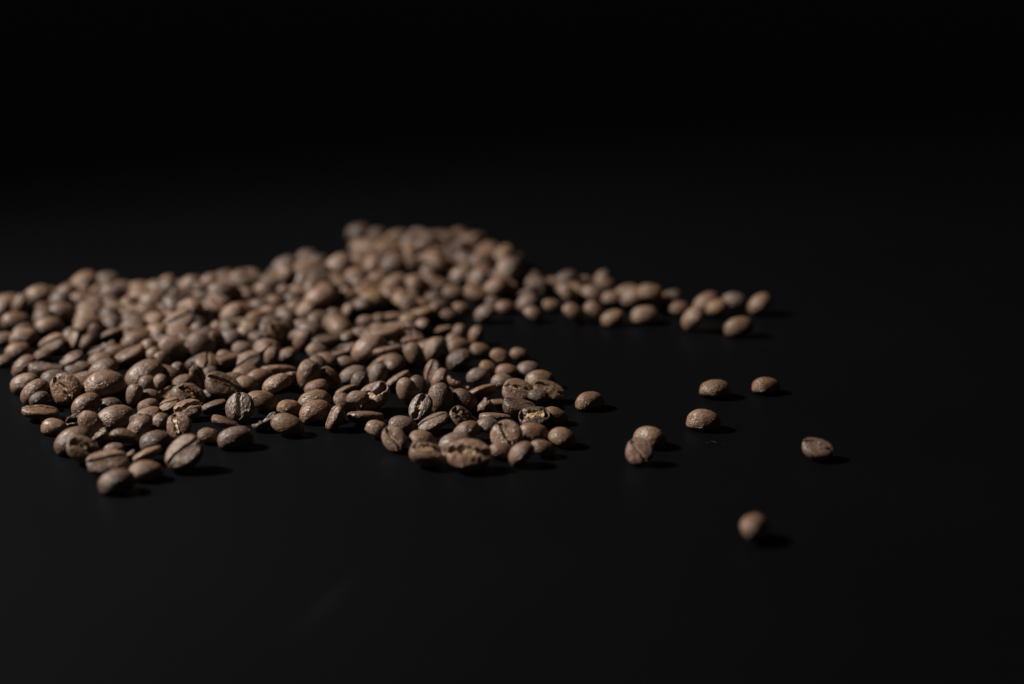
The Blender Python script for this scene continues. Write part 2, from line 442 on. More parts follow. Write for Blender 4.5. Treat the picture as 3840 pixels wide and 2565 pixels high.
(-50.02, 528.32, 3.50, 0.848, 0.031, -0.485, 0.212, 7.63, 'o', 'n', 1, 1, 'end on bean with a split showing pale flakes, at the tip of the bay'),
(-41.44, 532.21, 2.66, -0.977, 0.208, -0.018, -0.035, 10.42, 'e', 'n', 1, 1, 'long slim bean lying on its side along the bay edge'),
(-48.32, 542.83, 2.98, -0.119, 0.93, -0.12, -0.326, 7.40, 'd', 'p', 1, 1, 'coarse textured dome above the end on split bean'),
(-44.08, 540.40, 5.02, -0.031, 0.999, 0.041, -0.001, 6.49, 'd', 'p', 0, 1, 'pale dome glimpsed behind the bean with the open white crease'),
(-40.15, 544.30, 3.88, 0.892, 0.349, -0.201, 0.207, 10.56, 'o', 'g', 1, 1, 'bean with a wide open pale crease sitting on top above the bay'),
(-37.46, 521.59, 2.32, 0.042, -0.982, 0.037, 0.178, 7.11, 'd', 'p', 1, 1, 'smooth pale oval bean on the edge beside the creased front bean'),
(-77.37, 536.14, 3.84, 0.683, 0.264, -0.333, 0.594, 8.53, 'v', 'k', 1, 1, 'dark round bean with an upright pale crease facing the viewer'),
(-72.22, 545.17, 3.26, -0.02, 0.986, 0.005, -0.165, 9.33, 'd', 't', 1, 1, 'tan topped dome beside the dark round creased bean'),
(-84.43, 554.19, 4.41, -0.947, -0.208, -0.237, 0.064, 10.89, 'c', 'n', 1, 1, 'large sharp bean with its crease up, lying across the top of the front lobe'),
(-85.88, 543.40, 2.05, 0.981, -0.08, -0.142, 0.109, 7.64, 'e', 'k', 1, 1, 'thin dark edge on bean beside the dark round creased bean'),
(-88.44, 554.75, 1.64, -0.04, 0.99, 0.108, 0.079, 6.00, 'd', 'k', 1, 1, 'small dark bean under the large crease up bean'),
(-80.03, 526.86, 2.57, -0.978, 0.075, -0.195, -0.018, 8.36, 'e', 'r', 1, 1, 'reddish crinkled edge on bean above the smooth purplish bean'),
(-69.56, 528.28, 2.82, 0.955, -0.076, -0.257, 0.123, 7.87, 's', 'k', 1, 1, 'dark ragged hollow shell in the shade beside the crackled tan bean'),  # dark tone paints in the shade this shell lies in
(-63.93, 541.24, 2.25, -0.023, 0.995, 0.022, -0.1, 7.22, 'd', 't', 1, 1, 'dim tan dome in the shadow behind the crackled tan bean'),
(-78.24, 558.26, 3.30, -0.049, 0.985, 0.005, -0.165, 7.46, 'd', 'p', 0, 1, 'pale dome bean below two stacked blurred domes behind the front lobe'),
(-68.62, 552.89, 5.02, 0.047, -0.967, -0.137, -0.209, 8.98, 'd', 'p', 0, 1, 'smooth pale tilted bean in the middle of the pile with a dark side'),
(-70.64, 574.20, 3.29, -0.969, 0.24, -0.02, -0.057, 10.75, 'e', 'n', 1, 1, 'arched bean seen edge on with a black hollow beneath'),
(-80.34, 571.62, 2.30, -0.042, 0.993, 0.093, 0.063, 8.71, 'd', 'n', 1, 1, 'blurred dome stacked between a pale dome and a creased bean'),
(-60.62, 563.60, 4.56, 0.596, -0.532, -0.557, -0.227, 9.54, 'd', 't', 1, 1, 'tall twin lobed tan bean standing upright mid pile'),
(-57.70, 559.60, 2.62, 0.075, -0.984, -0.103, -0.125, 7.31, 'd', 'n', 1, 1, 'round wrinkled bean just under the tall upright tan bean'),
(-54.32, 565.55, 3.30, -0.826, -0.402, -0.308, 0.248, 7.69, 'e', 'n', 1, 1, 'flat jagged edged bean face tilted beside the tall tan bean'),
(-47.69, 571.23, 2.46, 0.041, -0.989, -0.083, -0.113, 8.43, 'd', 'g', 1, 1, 'greyish smooth dome near the middle of the pile'),
(-45.06, 560.94, 3.31, 0.491, -0.577, -0.56, -0.335, 6.66, 'd', 'k', 1, 1, 'narrow glossy dark bean standing on end below the greyish dome'),
(-40.04, 566.55, 3.60, -0.31, 0.751, 0.387, 0.436, 7.57, 'd', 'g', 1, 1, 'grey bean with a faint seam, behind the open white crease bean'),
(-49.05, 557.68, 1.96, -0.96, 0.189, 0.198, -0.064, 6.58, 'e', 't', 1, 1, 'bean with a lit tan top edge and black front, above the coarse dome'),
(-91.30, 571.28, 2.39, -0.061, 0.927, 0.19, 0.318, 6.00, 'd', 'k', 1, 1, 'tiny dim bean bit behind the large crease up bean'),
(-32.13, 510.64, 3.21, -0.715, -0.492, -0.124, 0.481, 7.86, 'c', 'p', 1, 1, 'light bean with an S shaped crease on the front edge'),
(-30.75, 526.57, 2.03, -0.057, 0.996, 0.002, -0.066, 7.68, 'd', 'g', 1, 1, 'greyish brown dome behind the S creased front bean'),
(-24.58, 512.31, 2.50, -0.016, 0.986, -0.038, -0.163, 7.89, 'd', 'p', 1, 1, 'pale pointed dome on the front edge above the folded front bean'),
(-22.36, 498.55, 2.86, 0.99, 0.083, 0.112, -0.029, 9.83, 'o', 'p', 1, 1, 'blurred folded bean with a bright fleck, at the foremost bulge of the lobe'),
(-11.41, 495.61, 3.76, 0.957, 0.29, 0.024, -0.005, 11.81, 'o', 'p', 1, 1, 'longest blurred bean facing the viewer with a wavy creased face, foremost in the lobe'),
(-15.28, 508.39, 2.75, -0.038, 0.993, 0.054, 0.096, 9.75, 'd', 'g', 1, 1, 'blurred purplish dome just behind the longest creased bean'),
(-12.44, 517.87, 2.89, 0.041, -0.968, -0.101, -0.224, 8.24, 'd', 'n', 1, 1, 'smooth brown dome in the middle of the central front lobe'),
(-6.42, 521.18, 3.00, -0.005, 0.992, -0.038, -0.123, 7.26, 'd', 'g', 0, 1, 'small purplish bean crossed by a shadow in the central front lobe'),
(-1.55, 512.21, 3.67, 0.761, 0.426, 0.129, -0.473, 8.28, 'w', 'p', 1, 1, 'pinkish two lobed bean with a slanted crease in the central front lobe'),
(-3.04, 505.40, 1.95, -0.017, 0.996, -0.028, -0.081, 7.15, 'd', 'n', 1, 1, 'blurred dome between the longest creased bean and the big end lobe bean'),
(2.73, 499.75, 3.21, -0.08, 0.931, 0.149, 0.325, 8.00, 'd', 'n', 1, 1, 'big smooth blurred bean slanting up at the front end of the lobe'),
(8.15, 506.62, 2.31, -0.019, 0.984, -0.07, -0.162, 7.30, 'd', 'n', 1, 1, 'shaded dome bean tucked behind the big slanting front bean'),
(5.91, 517.78, 2.38, -0.005, 0.997, -0.029, -0.066, 8.99, 'd', 'n', 1, 1, 'wide brown oval bean lying just under the golden centred bean'),
(13.83, 514.89, 2.45, -0.099, 0.966, -0.213, -0.11, 8.21, 'd', 't', 1, 1, 'wrinkled rounded bean at the outer tip of the central lobe, with a shadow'),
(6.29, 529.45, 2.78, 0.968, 0.25, -0.016, 0.004, 8.80, 'f', 'k', 1, 1, 'bean opened wide with a fluffy golden centre'),
(11.98, 533.69, 2.26, -0.062, 0.989, -0.061, -0.12, 7.65, 'd', 't', 1, 1, 'wrinkled olive tan dome behind the golden centred bean'),
(2.12, 537.67, 2.75, 0.992, 0.028, 0.114, -0.044, 9.45, 'c', 'k', 1, 1, 'dark bean on its back with a golden line along its crease'),
(-4.62, 531.83, 2.28, 0.982, -0.183, 0.042, -0.002, 9.20, 'e', 'r', 1, 1, 'warm brown bean lying on its side with a frayed tip'),
(-13.88, 527.43, 3.22, 0.892, 0.259, 0.308, -0.206, 7.87, 'o', 'n', 1, 1, 'bean with a ragged golden streak, half hidden behind the smooth brown dome'),
(-22.04, 526.35, 3.02, -0.969, -0.079, 0.205, -0.11, 9.55, 'e', 'n', 1, 1, 'wrinkled flat bean face tilted up, above the pale pointed dome'),
(-26.05, 535.73, 3.61, -0.784, -0.262, 0.326, -0.458, 8.28, 'o', 'g', 1, 1, 'bean with a shiny purple flank and an open pale split'),
(-20.25, 542.14, 4.53, -0.516, 0.614, -0.506, -0.317, 9.34, 'd', 'n', 1, 1, 'tall wrinkled bean standing upright in the central front lobe'),
(-30.60, 552.11, 3.66, 0.512, -0.67, 0.436, 0.314, 7.81, 'd', 'p', 1, 1, 'round pale bean standing upright beside the open crease bean'),
(-14.04, 543.96, 3.30, -0.041, 0.951, -0.1, -0.289, 8.63, 'd', 'k', 1, 1, 'dark dome slanting beside the tall upright bean'),
(-9.07, 553.87, 2.78, -0.964, 0.197, 0.174, -0.028, 9.58, 'e', 'n', 1, 1, 'arched side lying bean with a lit rim and deep shadow below'),
(-8.07, 541.85, 2.74, 0.913, -0.107, -0.383, 0.087, 6.57, 'b', 'n', 1, 1, 'angular chipped bean fragment in the middle of the lobe'),
(-3.06, 547.08, 1.48, 0.996, -0.075, 0.051, -0.01, 6.72, 'e', 'n', 1, 1, 'flat bean tucked under the two lobed golden creased bean'),
(1.69, 551.50, 3.50, -0.953, -0.245, -0.121, 0.132, 9.06, 'w', 'p', 1, 1, 'light two lobed bean with a golden crease, on top near the lobe tip'),
(-2.71, 563.14, 2.59, -0.052, 0.996, -0.023, -0.065, 7.22, 'd', 'p', 0, 1, 'pinkish dome behind the light two lobed bean'),
(10.67, 552.51, 3.02, -0.946, -0.27, -0.141, 0.107, 9.16, 'c', 't', 1, 1, 'tan folded bean on the far edge near the lobe tip'),
(8.37, 566.37, 2.19, -0.035, 0.999, -0.007, 0, 9.19, 'd', 't', 1, 1, 'smooth tan oval on the far edge, behind the tan folded bean'),
(-1.47, 577.29, 1.76, -0.055, 0.998, -0.011, -0.033, 7.07, 'd', 'n', 1, 1, 'blurred wrinkled oval above the pinkish dome'),
(5.11, 578.86, 1.90, -0.073, 0.996, -0.024, -0.048, 7.37, 'd', 'g', 1, 1, 'blurred purplish grey dome on the far edge'),
(-7.17, 579.32, 2.04, 0.07, -0.974, 0.074, 0.201, 6.00, 'd', 't', 1, 1, 'small blurred orange tan bean near the far edge'),
(-10.08, 567.85, 2.74, -0.054, 0.993, 0.046, 0.097, 7.28, 'd', 'g', 0, 1, 'blurred grey purple dome with a dark dent, inside the far edge'),
(-21.27, 563.39, 3.33, -0.526, 0.61, 0.51, 0.302, 6.97, 'd', 'n', 1, 1, 'pointed upright bean right behind the tall wrinkled one'),
(-15.91, 562.25, 2.75, -0.956, 0.113, -0.268, 0.041, 7.49, 's', 't', 1, 1, 'tan rimmed hollow shell with dark gaps behind the slanting dark dome'),
(-27.27, 557.13, 3.20, 0.037, -0.909, 0.13, 0.395, 7.44, 'd', 'k', 1, 1, 'dim folded bean behind the round pale upright bean'),
(-34.34, 563.63, 3.26, 0.943, -0.14, -0.293, 0.074, 9.19, 'e', 'n', 1, 1, 'thin curved rim of a bean arching behind the open crease bean'),
(-24.07, 570.78, 3.43, 0.739, 0.227, -0.518, 0.366, 7.05, 'c', 'p', 1, 1, 'knobbly bean standing on end with a seam, mid pile'),
(7.64, 547.93, 3.16, 0.031, -0.995, 0.037, 0.082, 6.24, 'd', 'k', 0, 1, 'shaded bean under the tan folded bean at the lobe tip'),
(-154.70, 596.16, 2.23, -0.07, 0.986, 0.144, 0.041, 8.72, 'd', 'n', 1, 0, 'blurred dome on the outer edge with an orange end'),
(-157.22, 587.70, 1.66, 0.055, -0.983, -0.158, -0.076, 6.08, 'd', 'n', 1, 1, 'blurred bean cut by the picture edge, lowest there'),
(-162.75, 610.88, 1.77, -0.054, 0.988, 0.141, 0.026, 7.12, 'd', 't', 1, 0, 'blurred tan dome touching the picture edge'),
(-155.91, 609.55, 3.13, -0.06, 0.984, 0.153, 0.075, 9.36, 'd', 'p', 1, 0, 'blurred pale oval lying behind the outer edge domes'),
(-144.93, 600.52, 2.74, 0.921, 0.3, -0.125, 0.215, 8.13, 'c', 'n', 1, 0, 'blurred bean of two lumps, upper lump pinkish and lower one golden'),
(-146.19, 592.95, 1.70, -0.057, 0.982, 0.154, 0.092, 6.00, 'd', 't', 1, 1, 'blurred golden brown small dome below the two lump bean'),
(-139.20, 602.58, 3.35, 0.823, 0.154, -0.459, 0.298, 7.36, 'e', 'n', 1, 0, 'blurred standing bean lit along one edge with a black side'),
(-136.18, 587.61, 2.45, 0.957, 0.092, -0.201, 0.19, 7.69, 'e', 'r', 1, 1, 'blurred reddish bean under the standing black sided bean'),
(-129.03, 597.52, 2.92, 0.971, -0.082, -0.18, 0.136, 9.18, 's', 'k', 1, 0, 'big black hollow shell with a lit rim, blurred'),
(-133.52, 610.26, 3.98, 0.554, 0.499, -0.334, 0.577, 6.00, 'e', 'n', 0, 0, 'blurred slim upright bean above the black hollow shell'),
(-134.59, 602.54, 2.59, -0.087, 0.885, 0.238, 0.392, 6.00, 'd', 'n', 1, 0, 'blurred small bean at the end of the black hollow shell'),
(-129.19, 615.15, 2.51, -0.971, 0.142, 0.154, -0.118, 8.58, 'e', 'n', 1, 0, 'blurred slanting edge on bean above the black hollow shell'),
(-119.76, 610.93, 2.68, -0.97, -0.21, -0.112, -0.043, 8.81, 'c', 'n', 1, 0, 'blurred bean with crease up resting mid slope above the round dome'),
(-123.29, 592.20, 2.49, 0.041, -0.994, -0.091, 0.037, 7.48, 'd', 'n', 0, 0, 'blurred lump shaped dome below the black hollow shell'),
(-118.41, 593.08, 2.56, -0.891, -0.317, -0.301, 0.126, 6.42, 'c', 't', 1, 0, 'blurred tan bean with a dark pit beside the lump shaped dome'),
(-126.55, 585.61, 2.32, -0.052, 0.987, 0.135, 0.077, 8.46, 'd', 'n', 1, 1, 'blurred dome stretched below the black hollow shell'),
(-130.85, 579.79, 1.91, -0.023, 0.984, 0.051, -0.167, 6.00, 'd', 'n', 1, 1, 'blurred dim oval between the reddish bean and mid brown dome'),
(-105.81, 592.95, 3.70, -0.123, 0.943, -0.059, -0.305, 9.42, 'd', 'p', 1, 0, 'big smooth round pale bean half in black shadow, mid pile'),
(-107.64, 584.77, 2.58, 0.002, -0.915, 0.059, 0.4, 6.00, 'd', 'p', 1, 1, 'pale pinkish end of a bean under the big round pale bean'),
(-111.19, 587.93, 2.95, -0.564, 0.623, 0.487, 0.236, 6.38, 'd', 't', 1, 1, 'blurred tan upright bean behind the big round pale bean'),
(-107.71, 616.85, 5.83, 0.925, 0.259, -0.187, 0.204, 10.98, 'c', 'n', 0, 0, 'blurred long bean lying uphill with an open lower end'),
(-105.64, 629.44, 6.08, 0.07, -0.994, -0.077, 0.022, 8.89, 'd', 'p', 0, 0, 'brightest blurred pale dome in the upper middle of the slope'),
(-119.55, 631.35, 3.91, 0.005, -0.95, 0.011, 0.312, 9.98, 'd', 'n', 1, 0, 'blurred bean slanting downhill beside a black hollow'),
(-132.47, 639.68, 2.90, 0.072, -0.992, -0.102, 0.007, 7.47, 'd', 'y', 0, 0, 'blurred pale yellow bean high on the slope'),
(-140.12, 633.83, 2.78, 0.066, -0.981, -0.147, -0.109, 9.11, 'd', 'p', 1, 0, 'blurred pinkish bean leaning below the yellow bean'),
(-138.62, 614.23, 4.38, 0.089, -0.892, -0.233, -0.377, 6.00, 'd', 'p', 0, 0, 'blurred small pale bean at the foot of the pinkish leaning bean'),
(-149.30, 634.97, 3.07, -0.049, 0.992, 0.098, -0.056, 9.71, 'd', 'n', 0, 0, 'blurred warm dome in the middle of the outer slope'),
(-128.03, 633.86, 2.99, 0.018, -0.945, 0.017, 0.327, 6.00, 'd', 'p', 0, 0, 'blurred pinkish speck of a bean beside the yellow bean'),
(-150.93, 622.13, 2.36, -0.058, 0.988, 0.135, 0.043, 9.22, 'd', 'n', 1, 0, 'blurred brown dome above the two lump bean'),
(-158.67, 644.01, 2.13, 0.066, -0.984, -0.148, -0.075, 7.78, 'd', 'n', 1, 0, 'blurred brown bean above the warm dome on the outer slope'),
(-163.08, 628.07, 2.39, 0.049, -0.991, -0.115, 0.04, 9.58, 'd', 'r', 1, 0, 'blurred long reddish bean lying near the picture edge'),
(-169.51, 636.66, 3.42, 0.11, -0.836, -0.271, -0.463, 7.46, 'd', 'p', 1, 0, 'blurred pale bean cut by the picture edge, highest bright one'),
(-170.60, 651.78, 2.46, 0.052, -0.991, -0.111, 0.057, 9.63, 'd', 'n', 1, 0, 'blurred dim brown bean at the crest by the picture edge'),
(-164.44, 642.94, 3.75, 0.115, -0.788, -0.284, -0.533, 7.83, 'd', 'n', 1, 0, 'blurred grey brown bean just below the crest'),
(-161.14, 653.09, 3.96, -0.071, 0.981, 0.153, 0.091, 10.01, 'd', 't', 0, 0, 'blurred tan bean forming the first hump of the crest'),
(-157.93, 658.97, 2.64, -0.039, 0.983, 0.06, -0.17, 8.26, 'd', 'n', 1, 0, 'blurred pinkish bean just past the first hump of the crest'),
(-152.41, 657.15, 4.30, -0.081, 0.963, 0.177, 0.189, 8.30, 'd', 'n', 0, 0, 'blurred brown bean on the crest before the steep step'),
(-149.34, 671.15, 3.83, -0.072, 0.946, 0.187, 0.257, 10.25, 'd', 't', 1, 0, 'blurred long bean slanting up at the second hump of the crest'),
(-146.53, 654.88, 2.92, 0.057, -0.993, -0.104, 0.023, 9.70, 'd', 'r', 1, 0, 'blurred dark reddish bean under the slanting crest bean'),
(-141.96, 643.98, 3.53, -0.948, 0.102, 0.269, -0.138, 8.70, 'e', 'g', 0, 0, 'blurred purplish bean with a dark slit under the crest'),
(-143.02, 680.22, 2.41, -0.055, 0.993, 0.081, -0.072, 9.10, 'd', 'g', 1, 0, 'blurred mauve bean at the top of the second hump'),
(-140.55, 667.23, 3.23, 0.11, -0.739, -0.282, -0.601, 6.58, 'd', 'n', 1, 0, 'blurred standing bean under the mauve crest bean'),
(-136.11, 671.26, 2.04, -0.056, 0.994, 0.086, -0.047, 8.08, 'd', 'n', 1, 0, 'blurred brown dome behind the pale crest dome'),
(-136.51, 655.99, 4.35, 0.056, -0.994, -0.091, 0.039, 8.27, 'd', 'g', 0, 0, 'blurred grey brown dome above the yellow bean'),
(-129.59, 669.34, 2.44, -0.073, 0.993, 0.078, -0.057, 8.67, 'd', 'p', 1, 0, 'blurred pale dome standing out on the crest'),
(-127.01, 654.68, 3.28, -0.074, 0.97, 0.154, 0.174, 10.00, 'd', 'n', 1, 0, 'blurred long bean leaning below the pale crest dome'),
(-120.37, 643.80, 4.49, -0.075, 0.962, 0.162, 0.207, 9.89, 'd', 'n', 0, 0, 'blurred bean over a thin black gap on the upper slope'),
(-120.51, 669.77, 3.55, -0.087, 0.918, 0.196, 0.333, 8.72, 'd', 'n', 1, 0, 'blurred bean leaning up on the crest past the pale dome'),
(-113.87, 647.01, 6.68, -0.092, 0.847, 0.234, 0.468, 6.00, 'd', 'n', 0, 0, 'blurred small round bean under the leaning crest bean'),
(-111.12, 663.15, 4.18, 0.57, -0.554, -0.544, -0.269, 8.67, 'd', 'p', 1, 0, 'blurred pale standing bean on the crest'),
(-100.93, 612.22, 4.35, -0.077, 0.891, 0.212, 0.394, 6.00, 'd', 'k', 0, 0, 'blurred dark bean in the hollow over the round pale bean'),
(-112.95, 608.15, 3.39, 0.08, -0.889, -0.222, -0.393, 6.00, 'd', 'r', 0, 0, 'blurred small reddish bean beside the round pale bean'),
(-96.82, 592.09, 5.32, 0.545, -0.724, 0.305, 0.291, 9.21, 'd', 'g', 0, 0, 'blurred greyish knobbed bean leaning beside the round pale bean'),
(-93.15, 602.86, 3.73, -0.728, -0.4, -0.413, 0.374, 6.56, 'e', 'r', 0, 0, 'blurred reddish upright bean beside a black gap'),
(-88.47, 587.85, 2.69, -0.026, 0.978, 0, -0.206, 6.00, 'd', 'n', 0, 1, 'small dim dome at the foot of the reddish upright bean'),
(-84.57, 598.04, 2.24, -0.053, 0.991, 0.027, -0.118, 7.00, 'd', 'p', 1, 0, 'blurred pale pointed dome mid slope'),
(-81.24, 582.45, 2.93, -0.883, -0.405, 0.129, -0.198, 8.70, 'e', 'p', 1, 1, 'blurred bean tilted to show a rough flat face, above stacked domes'),
(-97.20, 582.88, 3.16, 0.953, -0.169, -0.23, 0.102, 7.40, 'b', 'k', 0, 1, 'jagged dark broken shell behind the front lobe'),
(-96.58, 616.68, 3.29, -0.873, -0.063, 0.435, -0.212, 6.00, 'o', 'y', 0, 0, 'blurred golden curl of skin on a small bean'),
(-90.34, 621.61, 3.26, -0.977, -0.128, 0.119, -0.125, 8.13, 'o', 'y', 0, 0, 'blurred bean with a bright golden edge mid slope'),
(-84.95, 613.45, 3.06, -0.081, 0.95, 0.161, 0.254, 8.30, 'd', 'y', 1, 0, 'blurred yellowish pale bean slanting below the golden edge'),
(-81.07, 633.49, 3.20, -0.081, 0.969, 0.133, 0.191, 7.70, 'd', 'p', 0, 0, 'blurred bean with an orange end high mid slope'),
(-91.69, 629.73, 4.18, -0.069, 0.951, 0.159, 0.256, 9.12, 'd', 'p', 0, 0, 'blurred pale mauve bean sloping over the golden edge'),
(-74.50, 609.65, 3.56, -0.793, -0.413, -0.348, 0.283, 8.00, 'o', 't', 1, 0, 'blurred tan bean folded open, standing mid slope'),
(-72.34, 619.24, 2.94, 0.791, 0.369, 0.387, -0.297, 6.41, 'c', 'p', 1, 0, 'blurred pinkish bean leaning against the tan folded open bean'),
(-66.01, 603.83, 3.60, 0.545, -0.625, -0.486, -0.276, 7.66, 'd', 'r', 1, 0, 'blurred reddish upright dome below a bright pale knob'),
(-74.18, 587.06, 3.53, 0.528, -0.597, -0.526, -0.296, 6.00, 'd', 't', 0, 1, 'small tan upright bean below the tan folded open bean'),
(-69.58, 590.70, 2.55, -0.068, 0.981, 0.113, 0.143, 6.13, 'd', 'n', 0, 1, 'rounded bean half in shade beside the small tan upright bean'),
(-77.51, 592.31, 4.64, -0.946, -0.126, 0.245, -0.172, 6.00, 'e', 'r', 0, 0, 'small reddish bean pair on edge mid slope'),
(-59.97, 589.52, 3.28, -0.075, 0.952, -0.07, -0.29, 8.55, 'd', 'p', 1, 0, 'smooth pale dome slanting down, beside the dark hollow'),
(-53.16, 596.54, 3.32, -0.981, -0.033, 0.163, -0.099, 7.83, 's', 'n', 0, 0, 'hollow ringed shell below the lit dome mid pile'),
(-50.88, 582.79, 2.30, -0.036, 0.996, 0.014, -0.084, 6.00, 'd', 'n', 0, 1, 'small dim dome under the hollow ringed shell'),
(-44.58, 591.65, 4.35, 0.068, -0.95, -0.138, -0.271, 11.58, 'd', 'p', 1, 0, 'large smooth bean lying uphill in the middle of the pile'),
(-48.71, 610.56, 2.78, -0.086, 0.984, 0.09, 0.126, 7.15, 'd', 'p', 0, 0, 'bright pale dome just under the deep black hollow'),
(-52.49, 607.43, 2.84, 0.055, -0.955, -0.133, -0.258, 6.00, 'd', 't', 0, 0, 'small tan bean beside the bright pale dome'),
(-38.82, 587.66, 5.15, -0.986, 0.146, 0.074, -0.043, 8.33, 'e', 'n', 0, 0, 'curved bean on its side above another, mid pile'),
(-39.19, 584.74, 3.11, -0.969, 0.141, 0.193, -0.061, 7.96, 'e', 't', 0, 1, 'tan slim bean below the curved side lying bean'),
(-54.49, 639.05, 2.75, 0.111, -0.852, -0.224, -0.459, 6.00, 'd', 'p', 1, 0, 'round bright bean at the brink of the deep black hollow'),
(-47.53, 650.80, 2.99, 0.076, -0.988, -0.077, -0.112, 10.22, 'd', 'y', 1, 0, 'biggest pale dome over the deep black hollow'),
(-58.97, 637.54, 2.02, -0.042, 0.979, -0.023, -0.199, 6.00, 'd', 't', 1, 0, 'pair like small bean hanging over the deep black hollow'),
(-67.82, 633.95, 3.90, 0.084, -0.903, -0.187, -0.378, 9.16, 'd', 'p', 1, 0, 'bright pinkish bean slanting at the edge of the deep black hollow'),
(-69.06, 623.15, 2.53, 0.075, -0.978, -0.114, -0.159, 6.00, 'd', 'p', 0, 0, 'bright pale knob at the lower edge of the deep black hollow'),
(-63.90, 642.47, 5.68, -0.066, 0.959, 0.131, 0.242, 11.70, 'd', 'n', 0, 0, 'long blurred bean sloping down to the deep black hollow'),
(-73.58, 640.10, 3.75, -0.068, 0.942, 0.154, 0.289, 7.80, 'd', 'n', 1, 0, 'blurred greenish brown bean inside the slope over the folded open bean'),
(-78.41, 657.56, 3.76, 0.08, -0.763, -0.247, -0.592, 6.51, 'd', 'p', 0, 0, 'blurred small bright bean under the crest'),
(-83.42, 654.14, 4.88, -0.529, 0.684, -0.38, -0.328, 9.18, 'd', 'n', 0, 0, 'blurred leaning bean in the upper mid slope'),
(-92.33, 683.65, 2.73, -0.05, 0.984, 0.011, -0.168, 8.55, 'd', 'p', 1, 0, 'blurred pinkish crest bean above the leaning one'),
(-96.06, 676.49, 3.52, 0.08, -0.928, -0.174, -0.32, 8.80, 'd', 'n', 1, 0, 'blurred dim mauve crest bean'),
(-101.81, 680.92, 2.75, -0.071, 0.982, 0.117, 0.127, 9.12, 'd', 'k', 1, 0, 'blurred darkest bean of the crest'),
(-95.75, 644.29, 7.59, -0.064, 0.99, 0.101, 0.078, 8.59, 'd', 'n', 0, 0, 'blurred brown bean over a dark pocket'),
(-105.73, 670.83, 3.70, -0.087, 0.884, 0.209, 0.41, 8.44, 'd', 'n', 1, 0, 'blurred bean leaning up below the darkest crest bean'),
(-104.29, 653.81, 4.45, -0.07, 0.976, 0.133, 0.159, 8.87, 'd', 'p', 0, 0, 'blurred wide bean over the dark pocket'),
(-96.03, 635.04, 6.78, -0.056, 0.996, 0.075, -0.004, 6.00, 'd', 'r', 0, 0, 'blurred reddish round bean inside the dark pocket'),
(-100.65, 630.82, 3.62, -0.07, 0.955, 0.16, 0.24, 6.26, 'd', 'r', 0, 0, 'blurred reddish bean below the dark pocket'),
(-72.92, 668.77, 4.23, 0.076, -0.888, -0.188, -0.412, 9.64, 'd', 'n', 1, 0, 'blurred long bean standing in the upper slope'),
(-73.67, 690.25, 3.36, -0.068, 0.989, 0.086, 0.096, 9.89, 'd', 't', 0, 0, 'blurred bean under a lone pair at the crest'),
(-81.69, 692.82, 3.75, 0.077, -0.947, -0.148, -0.273, 9.94, 'd', 'g', 1, 0, 'blurred mauve bean jutting up from the crest'),
(-75.98, 716.26, 1.88, -0.067, 0.996, 0.053, -0.004, 7.62, 'd', 'g', 1, 0, 'blurred mauve bean alone behind the crest'),
(-61.67, 685.44, 5.06, -0.074, 0.926, 0.155, 0.337, 12.38, 'd', 'p', 1, 0, 'blurred long pinkish bean climbing to the far peak'),
(-63.10, 675.95, 3.28, -0.067, 0.979, 0.101, 0.162, 8.48, 'd', 'n', 0, 0, 'blurred brown bean under the long pinkish climbing bean'),
(-58.71, 663.80, 4.09, -0.055, 0.995, 0.016, -0.085, 8.06, 'd', 't', 0, 0, 'blurred tan bean above the long sloping one'),
(-56.27, 657.08, 3.40, 0.034, -0.91, 0.097, 0.402, 6.50, 'd', 'p', 0, 0, 'blurred pinkish bean beside the biggest pale dome'),
(-47.86, 626.78, 2.59, -0.067, 0.997, 0.038, -0.003, 6.00, 'd', 'n', 0, 0, 'dim round bean between the bright dome and a small pair'),
(-44.27, 631.80, 1.91, -0.055, 0.981, 0.091, 0.162, 6.00, 'd', 'r', 1, 0, 'tiny reddish bean beside the dim round bean'),
(-39.64, 633.73, 2.46, -0.998, 0.053, 0.019, -0.035, 9.10, 'e', 'n', 0, 0, 'blurred arched bean with a lit top over dark ones'),
(-40.56, 615.13, 4.14, -0.986, 0.161, -0.029, -0.028, 9.48, 'e', 'r', 0, 0, 'long reddish bean in shadow under the arched lit bean'),
(-55.45, 700.69, 3.01, -0.068, 0.99, 0.072, 0.097, 10.63, 'd', 'n', 1, 0, 'blurred brown bean on the slope up to the far peak'),
(-46.92, 676.42, 3.35, -0.065, 0.977, 0.094, 0.179, 8.48, 'd', 'n', 0, 0, 'blurred brown bean above the biggest pale dome'),
(-41.47, 671.31, 3.34, -0.079, 0.992, 0.06, 0.08, 7.83, 'd', 'p', 0, 0, 'blurred bright bean on the slope above the biggest pale dome'),
(-55.22, 680.15, 3.51, 0.068, -0.973, -0.105, -0.195, 8.54, 'd', 'n', 0, 0, 'blurred brown bean beneath the slope to the far peak'),
(-82.67, 672.40, 4.20, -0.066, 0.991, 0.088, 0.079, 9.09, 'd', 'n', 0, 0, 'blurred brown bean in the upper slope below the jutting mauve one'),
(-85.95, 647.84, 3.01, -0.07, 0.957, 0.147, 0.241, 6.69, 'd', 'r', 0, 0, 'blurred warm bean beside the orange ended one'),
(-23.91, 591.81, 3.88, 0.144, -0.851, -0.237, -0.446, 8.34, 'd', 'p', 1, 0, 'smooth bean leaning upright with one dark side, behind the lobe'),
(-17.87, 604.00, 2.61, 0.088, -0.948, 0.104, 0.287, 6.80, 'd', 'p', 1, 0, 'pale round bean beside the smooth leaning upright bean'),
(-30.09, 586.88, 3.74, -0.542, 0.691, -0.385, -0.284, 8.27, 'd', 't', 1, 1, 'tan topped bean drooping beside the smooth leaning upright bean'),
